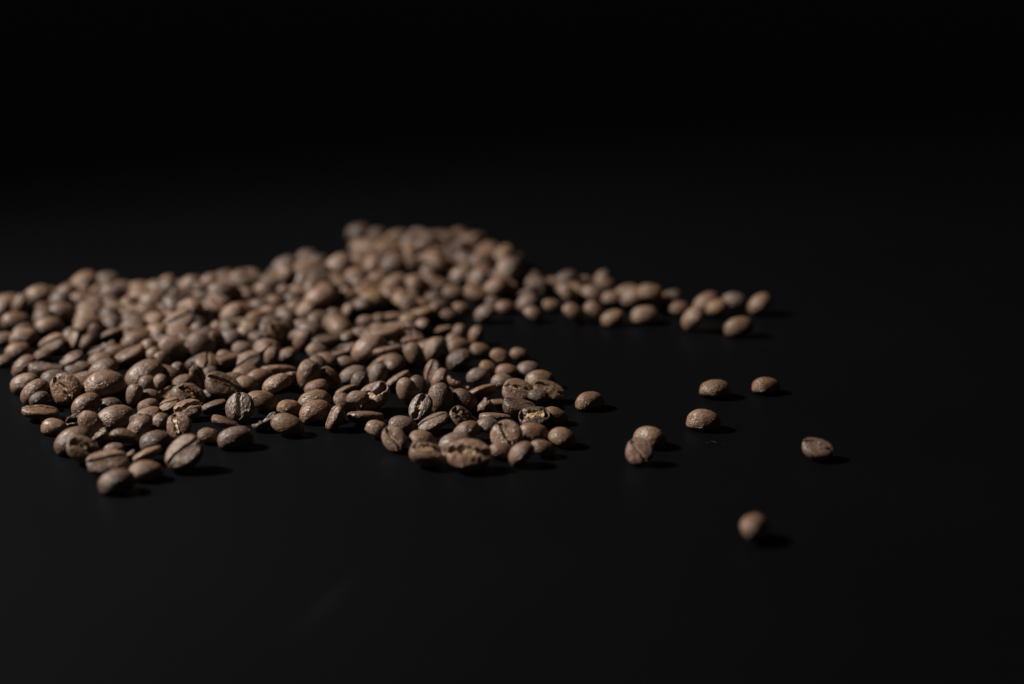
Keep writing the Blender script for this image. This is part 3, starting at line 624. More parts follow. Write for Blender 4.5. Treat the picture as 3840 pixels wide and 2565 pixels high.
(-29.31, 619.13, 2.93, -0.084, 0.892, 0.18, 0.407, 6.69, 'd', 'p', 1, 0, 'pale bean tilted up at the back of the lobe'),
(-23.41, 619.83, 1.93, 0.989, -0.098, -0.105, 0.038, 7.78, 'e', 't', 1, 0, 'tan side lying bean at the back of the lobe'),
(-16.93, 613.80, 2.93, -0.489, 0.586, 0.54, 0.355, 6.00, 'd', 'n', 1, 0, 'slim upright bean at the back of the lobe'),
(-11.40, 610.79, 2.90, 0.507, -0.615, -0.504, -0.333, 6.00, 'd', 't', 1, 0, 'upright tan bean at the back rim of the lobe'),
(-9.90, 596.50, 2.28, -0.075, 0.979, -0.062, -0.178, 6.99, 'd', 't', 1, 0, 'tan dome on the back rim of the lobe, half behind another'),
(-3.49, 588.16, 2.58, -0.089, 0.962, -0.097, -0.239, 7.17, 'd', 't', 1, 1, 'tan topped dome with a dented side on the back rim'),
(2.26, 593.46, 1.85, 0.11, -0.984, 0.058, 0.127, 6.14, 'd', 't', 1, 1, 'outermost pointed tan bean on the back rim of the lobe'),
(-31.02, 600.45, 4.45, 0.982, -0.189, -0.005, 0.025, 7.65, 'e', 'r', 0, 0, 'reddish bean with black front at the back of the lobe'),
(-15.90, 584.63, 2.93, -0.076, 0.974, 0.09, 0.192, 8.73, 'd', 'k', 1, 1, 'dark dome with a tan top in the shade of the leaning upright bean'),
(-33.72, 638.42, 4.07, 0.644, 0.424, 0.421, -0.479, 8.37, 'e', 'r', 1, 0, 'blurred upright pinkish flat face over the arched lit bean'),
(-26.02, 637.38, 2.92, 0.508, -0.598, -0.52, -0.338, 6.01, 'd', 'p', 1, 0, 'blurred small pale upright bean in the dark gap'),
(-17.41, 646.26, 1.82, -0.087, 0.993, -0.018, -0.083, 6.64, 'd', 't', 1, 0, 'blurred bright tan bean at the end of the back rim'),
(-21.64, 636.92, 1.70, -0.052, 0.998, 0.029, 0.032, 6.83, 'd', 'r', 1, 0, 'blurred reddish bean under the bright tan one'),
(-26.66, 657.16, 2.36, -0.057, 0.994, 0.048, 0.081, 6.46, 'd', 'k', 0, 0, 'blurred dark bean above the small pale upright one'),
(-20.19, 665.39, 1.93, -0.057, 0.998, 0.004, -0.034, 7.71, 'd', 'n', 1, 0, 'blurred brown dome at the foot of the far peak'),
(-37.48, 656.29, 3.60, -0.053, 0.993, -0.005, -0.101, 6.50, 'd', 'r', 0, 0, 'blurred reddish bean above the upright pinkish flat face'),
(-11.19, 671.54, 4.46, -0.495, 0.583, 0.532, 0.364, 9.09, 'd', 'p', 1, 0, 'blurred pale upright bean standing at the foot of the far peak'),
(-17.52, 682.45, 3.58, -0.062, 0.953, 0.105, 0.277, 9.49, 'd', 't', 1, 0, 'blurred orange tan bean leaning at the foot of the far peak'),
(-1.37, 678.91, 5.37, -0.54, 0.642, 0.447, 0.312, 11.37, 'd', 'p', 1, 0, 'blurred long pale mauve bean standing at the end of the far peak'),
(-0.09, 664.83, 2.75, -0.05, 0.865, 0.16, 0.474, 6.00, 'd', 't', 1, 0, 'blurred tiny tan round bean below the long pale mauve one'),
(-40.31, 676.62, 2.81, -0.08, 0.992, 0.059, 0.08, 8.18, 'd', 'p', 0, 0, 'blurred bright bean on the near slope of the far peak'),
(-31.35, 698.35, 3.95, 0.067, -0.974, -0.087, -0.196, 9.08, 'd', 'n', 0, 0, 'blurred brown bean on the near slope of the far peak, above a dark pocket'),
(-30.24, 681.16, 2.86, 0.064, -0.962, -0.104, -0.244, 7.92, 'd', 'n', 1, 0, 'blurred reddish bean in the dark pocket of the far peak'),
(-27.03, 676.03, 2.23, -0.057, 0.995, -0.008, -0.084, 8.14, 'd', 't', 1, 0, 'blurred olive bean beneath the dark pocket of the far peak'),
(83.75, 645.72, 3.37, -0.083, 0.951, 0.054, 0.293, 8.76, 'd', 'n', 1, 0, 'blurred tilted bean at the very end of the back trail'),
(75.97, 654.41, 2.22, -0.077, 0.992, -0.081, -0.061, 8.36, 'd', 'g', 1, 0, 'blurred mauve bean, second from the end of the back trail'),
(73.73, 620.03, 2.91, -0.058, 0.989, -0.011, 0.134, 9.67, 'd', 't', 1, 0, 'blurred tan slanting bean lying in front of the trail end'),
(59.57, 625.45, 3.96, -0.173, 0.881, -0.023, 0.439, 9.01, 'd', 'p', 1, 0, 'blurred pale upright bean leaning on another near the trail end'),
(65.73, 645.46, 3.59, -0.023, 0.964, 0.036, 0.264, 9.74, 'd', 'n', 1, 0, 'blurred brown bean slanting behind the pale upright one'),
(68.77, 639.81, 3.65, -0.047, 0.992, -0.014, 0.118, 8.38, 'd', 't', 0, 0, 'blurred orange brown bean beside the pale upright one'),
(44.19, 635.35, 2.36, -0.085, 0.995, -0.022, 0.036, 9.22, 'd', 'p', 1, 0, 'blurred pale oval lying clear in front of the back trail'),
(33.51, 632.23, 2.55, -0.081, 0.985, 0.03, 0.148, 8.24, 'd', 't', 1, 0, 'blurred orange brown oval at the front of the back trail'),
(54.47, 656.26, 2.60, 0.047, -0.979, -0.026, -0.199, 7.74, 'd', 'g', 1, 0, 'blurred mauve bean raised on the back trail'),
(50.93, 651.79, 2.81, -0.039, 0.942, 0.074, 0.326, 7.05, 'd', 'p', 1, 0, 'blurred pale bean tucked under the raised mauve one'),
(56.33, 645.22, 2.08, -0.057, 0.993, -0.072, -0.08, 7.60, 'd', 'n', 1, 0, 'blurred small brown bean at the foot of the raised mauve one'),
(39.38, 658.24, 3.25, -0.05, 0.981, 0.032, 0.182, 9.90, 'd', 't', 1, 0, 'blurred olive brown bean on the crest of the back trail'),
(41.74, 651.78, 3.90, -0.051, 0.99, 0.013, 0.133, 9.84, 'd', 'n', 0, 0, 'blurred grey brown bean in front of the trail crest'),
(46.62, 647.07, 6.54, -0.058, 0.997, -0.047, -0.031, 8.58, 'd', 't', 0, 0, 'blurred amber bean on the trail crest beside the raised mauve one'),
(27.98, 657.82, 3.34, 0.06, -0.962, 0.104, 0.244, 9.24, 'd', 'p', 1, 0, 'blurred grey pale bean in the middle of the back trail'),
(27.38, 639.79, 2.78, -0.073, 0.952, -0.12, -0.273, 7.38, 'd', 'p', 1, 0, 'blurred pinkish bean at the front of the back trail by the orange oval'),
(31.89, 680.85, 2.94, -0.062, 0.907, 0.12, 0.4, 6.80, 'd', 'r', 1, 0, 'blurred round pinkish bean on the highest point of the back trail'),
(24.58, 672.89, 2.86, -0.052, 0.961, 0.07, 0.262, 7.73, 'd', 'p', 1, 0, 'blurred pale bean beside the highest round bean of the back trail'),
(18.80, 657.37, 3.57, 0.057, -0.903, 0.149, 0.399, 8.25, 'd', 'p', 1, 0, 'blurred mauve bean sloping in the back trail'),
(20.29, 635.62, 3.13, 0.087, -0.94, 0.132, 0.303, 7.98, 'd', 'n', 1, 0, 'blurred bean drooping to the front of the back trail'),
(12.87, 649.29, 1.72, -0.089, 0.996, -0.01, 0.001, 6.79, 'd', 'p', 1, 0, 'blurred bright oval at the inner front of the back trail'),
(6.99, 636.86, 2.42, 0.068, -0.963, 0.094, 0.243, 6.69, 'd', 'p', 1, 0, 'blurred bean second from the inner end of the front row'),
(5.46, 649.27, 2.80, -0.052, 0.973, 0.069, 0.213, 8.13, 'd', 'g', 1, 0, 'blurred mauve bean behind the inner front of the back trail'),
(-2.36, 647.84, 1.77, -0.053, 0.998, -0.01, -0.033, 7.10, 'd', 'r', 1, 0, 'blurred reddish oval at the inner end of the back trail'),
(-8.64, 635.97, 2.88, -0.051, 0.954, 0.102, 0.276, 7.66, 'd', 'g', 1, 0, 'blurred mauve bean at the innermost tip of the back trail'),
(13.67, 673.27, 2.68, -0.057, 0.984, 0.045, 0.165, 8.40, 'd', 'n', 1, 0, 'blurred dim brown bean joining the back trail to the far peak'),
(10.34, 669.53, 3.78, -0.059, 0.998, -0.008, 0, 6.05, 'd', 'k', 0, 0, 'blurred dark tan bean near the join of trail and far peak'),
(19.24, 670.14, 5.27, -0.057, 0.984, 0.041, 0.165, 8.12, 'd', 'k', 0, 0, 'blurred near black bean behind the pale beans of the back trail'),
(7.37, 687.79, 1.68, 0.06, -0.994, -0.022, -0.083, 6.14, 'd', 'k', 1, 0, 'blurred darkest bean at the inner top of the back trail'),
(-6.20, 651.52, 2.17, -0.051, 0.965, -0.079, -0.245, 6.00, 'd', 'g', 1, 0, 'blurred small mauve bean behind the innermost tip of the back trail'),
(34.14, 654.24, 2.84, -0.056, 0.998, -0.026, 0.001, 7.20, 'd', 'n', 0, 0, 'blurred dim bean behind the orange brown oval of the trail'),
(32.36, 674.68, 1.97, -0.059, 0.998, -0.024, 0.001, 8.05, 'd', 'n', 1, 0, 'blurred dim brown bean under the highest round trail bean'),
(-59.37, 750.96, 2.76, -0.076, 0.992, 0.066, 0.08, 10.04, 'd', 'k', 1, 0, 'blurred dark bean lying apart behind the far peak'),
(-51.56, 746.49, 2.23, -0.068, 0.994, 0.007, -0.085, 8.12, 'd', 'k', 1, 0, 'blurred dark bean joining the outlying bean to the far peak'),
]
HEAP = [  # many fillers take the dark tone to paint the shade deep in gaps
(-28.2,713.9,3.9,-0.09,0.89,0.25,0.38,9.0,'t'),(-32.2,662.4,4.1,0.09,-0.94,-0.03,0.34,10.2,'r'),(-21.8,706.7,4.1,-0.02,0.94,-0.19,-0.27,10.1,'k'),(-15.8,701.2,3.6,-0.94,0.08,-0.28,0.17,9.9,'g'),
(-17.1,730.4,3.5,0.98,-0.02,-0.21,-0.02,10.1,'n'),(-35.6,690.0,5.1,-0.14,0.98,0.10,-0.10,9.1,'n'),(-47.8,721.0,3.7,-0.10,0.91,0.25,0.33,9.0,'n'),(-34.7,739.3,2.9,-0.05,0.98,-0.12,-0.12,9.9,'p'),
(-48.7,697.5,3.9,0.93,-0.03,-0.36,0.12,9.5,'k'),(-10.0,694.1,4.9,-0.07,0.99,0.04,-0.11,10.7,'k'),(-7.7,720.6,2.8,0.04,-0.97,0.17,0.15,8.9,'n'),(-5.3,662.9,3.9,0.15,-0.94,-0.05,-0.31,9.9,'n'),
(-25.3,687.0,5.9,-0.02,0.94,0.01,-0.34,10.4,'n'),(-2.7,701.6,4.8,-0.12,0.88,0.19,0.43,10.6,'t'),(-41.1,695.8,5.0,-0.07,0.99,0.09,-0.12,9.7,'n'),(-37.8,719.7,5.0,-0.13,0.87,0.07,0.48,10.8,'k'),
(-25.9,727.4,3.7,-0.09,0.96,0.00,0.24,10.3,'n'),(-11.3,657.1,3.4,-0.98,0.05,-0.20,0.06,10.3,'t'),(-43.6,735.9,3.1,-0.13,0.97,0.14,0.13,9.9,'n'),(-103.2,525.5,3.5,0.60,-0.14,0.22,0.76,9.7,'k'),
(-127.1,557.2,2.6,-0.03,0.68,-0.73,-0.09,9.3,'n'),(-95.4,552.1,2.2,-0.03,-0.93,-0.35,-0.00,9.5,'k'),(-19.8,547.9,2.3,-0.02,-0.99,-0.16,-0.01,9.9,'t'),(-120.1,562.4,2.8,0.06,0.87,-0.49,0.07,10.0,'k'),
(-108.0,562.3,2.3,-0.02,0.70,-0.70,0.11,8.7,'n'),(-128.1,565.1,2.7,0.09,-0.12,0.06,0.99,9.2,'n'),(-110.0,573.8,2.6,0.09,-0.67,0.71,-0.20,9.1,'t'),(-103.9,568.3,2.5,-0.04,-0.96,0.27,0.03,10.2,'k'),
(-74.7,564.0,2.6,-0.02,-0.94,-0.33,0.06,9.9,'n'),(-67.1,564.9,2.9,0.85,-0.03,-0.19,-0.49,8.9,'n'),(-136.5,566.5,2.2,0.03,0.99,0.13,-0.05,8.7,'k'),(-40.5,572.9,2.3,0.08,-0.68,-0.73,0.03,8.9,'k'),
(-93.2,580.8,3.0,-0.71,-0.02,-0.17,0.68,8.7,'n'),(-59.4,577.1,2.7,-0.17,0.61,0.77,-0.01,9.0,'k'),(-118.0,587.5,3.1,0.19,0.17,0.06,-0.97,9.6,'n'),(-112.8,593.9,3.4,-0.13,-0.68,0.68,-0.24,9.2,'t'),
(-99.0,596.9,2.4,0.56,-0.07,0.09,-0.82,9.1,'k'),(-87.3,584.7,2.4,-0.89,0.09,-0.01,-0.45,9.3,'n'),(-57.2,583.4,2.2,0.04,-0.96,0.28,-0.04,8.8,'n'),(-35.9,580.4,2.5,-0.03,-0.68,-0.73,-0.09,9.7,'k'),
(-34.4,592.5,2.6,0.73,-0.07,-0.02,-0.68,9.8,'k'),(-107.0,598.8,2.2,0.47,0.03,0.03,-0.88,8.8,'t'),(-76.5,595.2,2.9,0.01,-0.27,-0.96,0.07,9.5,'n'),(-42.7,598.2,2.5,-0.03,-0.36,-0.93,-0.09,9.9,'k'),
(-25.9,597.7,2.7,0.99,0.00,-0.10,0.06,9.7,'t'),(-16.7,598.4,2.2,0.04,-0.97,-0.22,0.06,8.8,'n'),(-119.0,604.2,2.4,0.02,-0.96,-0.27,-0.02,9.8,'n'),(-111.1,604.5,2.4,-0.87,-0.02,0.10,0.48,8.7,'k'),
(-100.7,604.3,2.6,1.00,0.01,0.07,0.02,9.8,'k'),(-67.5,609.0,2.5,-0.01,-0.32,-0.93,0.18,9.0,'k'),(-59.2,604.2,2.2,0.23,0.01,-0.02,-0.97,9.3,'k'),(-37.3,603.2,2.4,-0.03,-0.77,-0.64,0.05,9.2,'k'),
(-31.4,602.8,4.4,-0.63,-0.10,0.03,-0.77,9.3,'k'),(-140.6,609.2,2.4,0.06,0.73,-0.68,0.06,8.8,'k'),(-106.4,610.0,2.4,0.03,-1.00,0.06,0.01,10.2,'t'),(-97.4,611.0,2.3,0.03,-0.95,-0.30,-0.03,9.2,'k'),
(-89.9,609.0,2.1,0.01,-0.98,0.18,0.02,8.7,'k'),(-43.2,608.4,2.5,0.02,0.01,1.00,-0.00,10.3,'k'),(-36.6,610.7,5.7,-0.34,0.04,-0.07,-0.94,9.5,'n'),(-136.4,616.4,3.7,0.02,-0.93,-0.35,0.09,10.4,'t'),
(-122.2,617.9,2.8,0.09,0.09,0.99,-0.01,10.2,'k'),(-114.2,614.9,2.2,0.03,0.16,0.99,0.02,8.9,'t'),(-107.1,620.7,2.5,0.21,0.02,-0.02,0.98,10.2,'k'),(-91.6,616.5,2.7,0.00,0.87,-0.49,0.10,9.8,'k'),
(-84.3,619.8,2.6,-0.12,-0.20,0.97,0.00,8.9,'k'),(-77.9,616.6,2.7,0.07,0.47,-0.88,0.04,10.1,'k'),(-65.5,617.1,2.3,0.04,-0.98,0.18,-0.02,9.6,'k'),(-55.5,616.4,3.5,0.12,-0.51,-0.85,-0.10,10.3,'t'),
(-35.1,616.1,2.3,1.00,0.00,0.00,-0.09,9.9,'k'),(-157.3,616.1,2.2,0.06,-0.83,-0.55,0.04,8.9,'k'),(-139.0,626.0,2.3,0.00,1.00,-0.04,-0.02,9.4,'t'),(-130.3,622.8,2.4,0.06,-0.79,0.61,-0.03,9.7,'k'),
(-115.7,621.8,3.8,-0.11,-0.40,-0.91,0.01,10.4,'n'),(-112.1,627.1,2.4,-0.02,-0.97,0.23,-0.06,9.3,'t'),(-102.4,627.0,2.4,0.01,-0.99,-0.16,0.03,9.9,'k'),(-78.4,625.4,2.1,0.03,-0.98,-0.21,-0.01,8.7,'k'),
(-32.6,624.1,3.0,-0.17,-0.93,-0.32,0.12,9.3,'t'),(-140.6,640.3,2.4,-0.01,-1.00,-0.07,0.01,10.2,'n'),(-132.8,632.0,2.6,0.03,-0.77,0.63,-0.09,10.0,'k'),(-123.9,638.7,2.4,-0.03,0.00,-0.01,1.00,10.2,'n'),
(-111.9,632.3,6.8,0.13,-0.43,-0.89,-0.08,8.9,'k'),(-108.0,631.9,2.2,0.04,1.00,-0.09,0.01,9.1,'n'),(-97.0,634.7,6.9,-0.32,-0.20,0.12,-0.92,9.3,'n'),(-89.6,635.7,2.8,0.09,0.15,-0.98,0.02,9.9,'n'),
(-74.6,631.7,2.9,0.10,-0.47,-0.87,-0.11,9.3,'k'),(-57.9,625.1,2.5,-0.00,-0.89,0.46,-0.05,9.7,'k'),(-154.1,630.3,2.7,-0.06,-0.79,0.60,0.14,9.7,'k'),(-135.4,646.2,2.3,0.03,-0.85,0.52,-0.03,9.5,'k'),
(-128.8,646.0,2.5,-0.01,-0.77,-0.64,-0.10,9.3,'n'),(-115.1,637.1,2.4,0.05,-0.97,0.23,0.00,10.1,'t'),(-98.5,638.5,2.6,-0.08,0.30,-0.95,0.09,9.9,'n'),(-84.9,641.3,2.7,-0.09,-0.11,-0.99,-0.01,9.8,'k'),
(-79.7,646.4,2.9,0.18,0.69,-0.70,-0.04,10.0,'t'),(-30.3,633.7,2.7,-0.05,0.15,-0.02,-0.99,8.8,'t'),(-139.8,652.1,2.2,-0.21,-0.01,0.01,0.98,9.5,'k'),(-122.5,648.9,2.9,-0.30,-0.15,0.03,-0.94,9.3,'k'),
(-111.1,643.6,5.5,-0.31,0.14,0.09,0.94,9.0,'k'),(-102.5,645.0,2.3,-0.12,-0.57,-0.81,-0.09,8.7,'k'),(-95.4,645.2,2.3,0.04,-0.27,-0.96,0.07,9.0,'k'),(-90.3,647.2,5.5,0.02,-0.45,-0.89,-0.05,10.4,'t'),
(-71.7,645.0,2.1,-0.03,0.03,1.00,-0.01,8.7,'k'),(-55.5,653.0,2.4,-0.01,-0.91,-0.42,0.01,9.9,'n'),(-30.7,643.2,2.4,0.04,-0.60,-0.80,-0.03,9.4,'t'),(-153.6,651.0,2.5,0.01,0.98,-0.18,0.10,9.0,'k'),
(-149.3,662.9,2.6,0.89,0.01,-0.09,-0.45,9.6,'n'),(-134.3,657.6,2.1,0.02,-0.96,0.29,-0.03,8.6,'k'),(-119.4,656.4,2.9,0.09,-0.78,-0.62,-0.06,10.3,'k'),(-115.3,647.9,2.7,0.10,0.77,-0.63,0.09,9.0,'k'),
(-107.9,650.6,2.7,-0.75,-0.02,-0.09,0.65,9.9,'k'),(-104.0,654.3,7.4,0.99,-0.01,0.07,0.14,9.3,'k'),(-98.4,650.3,5.6,0.34,-0.04,-0.03,-0.94,10.0,'k'),(-73.2,651.8,2.6,0.02,0.43,-0.90,0.08,10.2,'k'),
(-66.0,648.8,2.5,0.12,-0.43,-0.89,0.03,9.0,'k'),(-57.6,643.5,2.5,0.12,0.43,-0.89,0.01,8.8,'k'),(-42.3,656.7,2.8,-0.20,-0.78,0.59,0.00,9.5,'n'),(-37.0,649.0,3.0,0.14,0.86,-0.45,-0.19,10.0,'t'),
(-24.0,644.8,2.2,0.04,0.45,-0.89,0.01,8.7,'k'),(-142.2,661.4,2.7,-0.84,-0.09,0.08,-0.54,9.1,'n'),(-128.4,661.5,2.3,-0.06,-0.39,-0.92,-0.05,9.0,'n'),(-123.2,664.1,3.2,-0.06,-0.86,0.49,-0.07,10.3,'t'),
(-112.4,657.1,2.5,-0.02,0.33,-0.94,0.06,10.2,'k'),(-96.7,658.5,6.3,0.17,-0.11,-0.01,0.98,9.3,'k'),(-91.2,654.1,2.9,-0.03,0.99,0.11,0.12,9.8,'n'),(-84.8,661.3,2.8,-0.08,-0.14,0.99,-0.01,10.3,'t'),
(-73.4,659.9,2.6,-0.16,0.90,-0.40,0.00,9.5,'n'),(-67.8,656.9,5.8,0.00,-0.64,0.76,0.15,9.6,'k'),(-62.3,651.0,6.0,0.17,0.46,-0.87,-0.00,10.2,'k'),(-49.4,661.0,2.6,-0.99,-0.01,-0.06,-0.09,10.0,'t'),
(-35.1,656.6,2.2,0.01,-0.29,-0.95,-0.08,8.7,'n'),(-135.3,664.5,2.3,0.03,-0.94,0.34,-0.02,9.4,'k'),(-114.2,668.3,2.3,-0.00,-0.47,-0.88,0.04,9.6,'k'),(-105.7,664.5,2.5,0.07,-0.49,-0.87,-0.06,9.0,'k'),
(-98.9,669.8,2.5,-0.03,0.98,0.19,-0.05,9.8,'n'),(-86.5,669.4,2.5,-0.07,0.59,-0.80,-0.06,9.0,'t'),(-79.6,666.4,2.3,-0.07,-0.96,0.27,-0.01,9.2,'k'),(-67.4,665.4,2.6,-0.03,-0.87,-0.48,-0.07,10.2,'k'),
(-62.5,658.2,2.4,-0.30,-0.00,0.02,-0.95,10.3,'k'),(-59.8,664.8,2.2,-0.04,-0.07,1.00,-0.01,9.0,'k'),(-48.6,669.3,2.3,-0.83,-0.02,0.00,-0.55,9.7,'n'),(-25.7,669.1,2.4,-0.90,0.10,0.08,-0.42,9.2,'k'),
(5.8,659.2,3.0,0.73,-0.09,-0.19,-0.65,8.9,'k'),(22.2,662.5,2.6,-0.12,0.33,0.93,-0.14,9.3,'t'),(47.5,660.3,2.6,-0.07,0.94,-0.34,-0.07,9.5,'n'),(-111.5,674.6,2.2,-0.04,-0.20,0.98,-0.03,8.7,'k'),
(-90.6,676.1,2.2,0.57,0.00,-0.03,0.82,9.1,'k'),(-79.6,673.4,2.2,-0.92,0.05,0.04,-0.38,9.1,'k'),(-68.0,673.2,3.0,0.94,0.08,0.13,-0.29,9.6,'n'),(-54.7,675.1,2.4,0.00,-0.92,0.40,0.01,10.3,'k'),
(-33.7,672.9,2.5,0.02,-0.39,-0.92,0.06,10.2,'n'),(-11.0,677.1,2.7,0.96,0.14,0.01,-0.26,10.1,'k'),(-3.0,671.0,2.8,0.05,0.94,-0.31,-0.12,10.2,'n'),(19.7,669.0,2.6,0.00,0.99,-0.07,0.10,9.2,'k'),
(-83.0,685.8,2.5,-0.89,0.08,0.02,0.45,9.8,'k'),(-74.2,685.3,2.6,-0.06,0.06,-1.00,0.01,10.1,'n'),(-66.9,690.1,2.3,-0.09,0.86,0.50,-0.02,8.9,'k'),(-56.1,688.9,2.8,0.11,-0.43,-0.90,-0.01,10.0,'t'),
(-49.2,686.2,6.0,0.10,-0.69,-0.72,-0.05,9.9,'n'),(-38.5,684.7,2.8,0.11,0.52,0.85,-0.05,9.4,'n'),(-29.8,687.8,2.9,0.01,-0.82,0.53,-0.21,8.9,'k'),(-17.3,690.1,2.9,-0.86,0.02,-0.13,-0.49,9.8,'k'),
(-5.2,683.9,2.6,-0.57,0.15,0.03,0.81,8.7,'k'),(7.8,677.0,2.3,-0.01,0.62,-0.78,-0.10,8.7,'k'),(-78.8,699.5,2.3,0.61,-0.01,0.02,0.79,9.8,'k'),(-70.7,698.8,3.0,0.02,0.99,-0.07,0.13,9.7,'k'),
(-61.7,695.8,2.6,0.98,-0.04,0.05,-0.20,10.4,'n'),(-50.4,690.8,2.3,0.57,0.07,0.12,0.81,8.6,'t'),(-25.7,693.2,2.5,0.01,-0.98,0.18,0.03,10.2,'n'),(-10.9,686.9,2.7,-0.09,0.31,-0.94,0.06,10.0,'n'),
(1.0,687.1,3.2,0.12,-0.79,0.59,0.11,10.1,'k'),(-72.0,705.2,2.1,0.02,-0.94,-0.34,-0.03,8.6,'t'),(-51.1,706.1,2.8,-0.00,-0.99,0.06,-0.11,9.5,'k'),(-44.3,688.9,2.3,-0.04,0.43,-0.90,-0.04,9.0,'k'),
(-42.8,704.8,2.7,0.04,0.39,-0.91,0.14,9.8,'k'),(-27.4,702.3,2.6,-0.10,0.95,-0.27,-0.09,9.2,'k'),(-20.2,697.4,2.7,-0.94,0.04,-0.12,0.31,9.6,'n'),(-11.1,695.4,2.1,-0.56,-0.01,-0.04,0.83,8.7,'k'),
(-56.1,712.2,2.2,-0.07,-0.51,-0.86,-0.02,8.7,'k'),(-48.6,711.5,2.2,-0.05,-0.82,0.57,0.06,8.8,'k'),(-32.9,708.2,2.8,0.10,0.69,0.70,-0.12,9.1,'t'),(-26.1,708.6,2.6,0.16,-0.79,-0.59,-0.05,8.8,'n'),
(-9.1,704.9,2.2,0.02,-0.60,-0.80,0.02,9.4,'k'),(-1.0,694.5,2.2,-0.04,0.98,0.20,-0.03,8.9,'n'),(-53.0,717.9,4.4,-0.23,0.74,-0.64,-0.02,9.1,'n'),(-43.2,709.9,6.4,0.76,-0.25,-0.01,-0.60,9.2,'k'),
(-21.3,714.9,2.7,-0.03,-0.56,-0.82,0.10,10.1,'k'),(-14.8,708.6,3.2,-0.79,0.08,-0.22,-0.57,9.1,'n'),(-9.3,704.0,6.7,0.81,-0.10,0.09,-0.57,9.9,'t'),(-56.7,725.2,2.6,0.05,-0.55,-0.84,-0.03,10.1,'n'),
(-43.9,716.1,2.4,-0.88,-0.04,0.04,-0.47,9.0,'k'),(-38.0,712.3,2.2,0.61,-0.04,0.08,-0.79,8.8,'t'),(-14.4,716.8,3.5,0.06,-0.81,-0.58,0.09,10.1,'k'),(-0.3,708.2,2.3,-0.26,0.05,-0.02,0.96,9.1,'k'),
(-44.2,727.2,2.6,0.06,-0.66,-0.75,0.04,10.4,'k'),(-33.2,723.3,2.6,0.01,0.97,0.21,0.13,8.9,'t'),(-27.4,720.0,2.5,-0.01,-0.98,-0.18,-0.08,9.1,'k'),(-13.9,724.8,2.7,0.05,0.11,0.00,0.99,9.4,'k'),
(-7.2,712.7,2.6,0.04,-0.50,-0.86,0.08,10.1,'k'),(-37.2,730.2,2.5,-0.06,0.94,-0.33,0.06,9.9,'k'),(-30.8,733.1,2.0,0.01,-0.20,-0.98,0.02,8.7,'t'),(-23.5,735.5,3.0,0.06,-0.85,-0.48,0.20,9.9,'k'),
(-27.5,742.0,2.1,0.03,-0.98,0.17,0.01,8.8,'k'),(-15.4,738.9,2.2,0.02,0.01,-0.00,-1.00,9.3,'k'),(-20.3,744.9,2.4,0.10,0.43,-0.89,-0.10,8.7,'t'),(-83.3,561.6,2.4,0.09,-0.23,0.97,-0.05,9.0,'t'),
(-39.9,602.8,6.6,-0.06,-0.06,-0.00,1.00,9.6,'n'),(-80.4,607.9,2.5,0.59,-0.03,0.06,0.81,9.6,'k'),(-42.8,615.2,2.3,-0.00,-0.47,-0.88,-0.08,9.0,'k'),(-123.6,624.3,2.6,-0.12,-0.30,-0.95,0.04,8.8,'k'),
(-104.9,628.9,6.7,0.03,-0.89,0.46,-0.06,9.0,'n'),(-84.2,628.8,2.5,-0.09,0.40,-0.91,0.04,9.4,'t'),(-125.4,631.1,2.5,-0.14,-0.67,-0.73,0.01,8.8,'k'),(-63.6,630.2,2.0,-0.01,-0.95,-0.31,-0.01,8.6,'t'),
(-50.3,644.1,2.7,0.14,0.92,-0.36,0.07,9.2,'k'),(-97.1,643.6,7.8,0.00,1.00,0.00,-0.03,9.9,'k'),(-116.5,649.7,7.7,-0.08,-0.42,-0.90,-0.01,9.5,'k'),(-82.9,664.5,6.8,-0.26,-0.02,-0.02,-0.96,9.5,'k'),
(-92.5,660.8,2.3,-0.02,-0.96,-0.27,0.05,9.1,'k'),(-91.3,663.3,7.3,-0.99,-0.00,-0.08,-0.05,9.4,'k'),(-78.6,670.0,6.9,-0.04,-0.84,0.54,-0.09,9.2,'t'),(-42.5,666.3,2.1,-0.00,-0.99,-0.10,-0.02,8.7,'t'),
(-103.8,675.4,2.2,0.02,-0.96,0.28,0.04,8.9,'n'),(-92.5,668.2,3.6,-0.01,0.83,0.54,-0.12,8.8,'n'),(-66.8,666.4,7.4,0.77,0.09,0.01,0.63,9.2,'k'),(-68.1,679.9,6.2,0.94,-0.05,-0.06,0.34,9.5,'k'),
(-74.1,678.8,2.4,0.17,0.05,0.02,0.98,9.2,'k'),(-60.5,671.6,2.9,-0.10,-0.67,-0.74,0.07,9.0,'t'),(-36.7,690.9,2.3,0.37,-0.01,-0.12,0.92,8.7,'k'),(-28.2,693.8,7.1,-0.04,0.90,0.42,0.13,8.9,'n'),
(-41.9,682.2,6.9,0.07,0.04,1.00,0.00,9.7,'k'),(-37.5,703.5,5.8,-0.03,-0.82,0.55,0.18,10.2,'t'),(-45.2,702.2,8.9,-0.99,-0.01,-0.06,0.09,10.2,'t'),(-31.1,705.5,8.1,0.00,0.99,0.00,-0.11,9.2,'k'),
(-33.0,713.0,6.7,-0.68,-0.11,-0.07,-0.72,9.6,'k'),(-18.7,712.4,7.5,-0.71,0.11,0.03,0.70,9.4,'k'),(-31.8,725.6,7.3,0.93,-0.03,-0.06,-0.37,10.0,'k'),
]

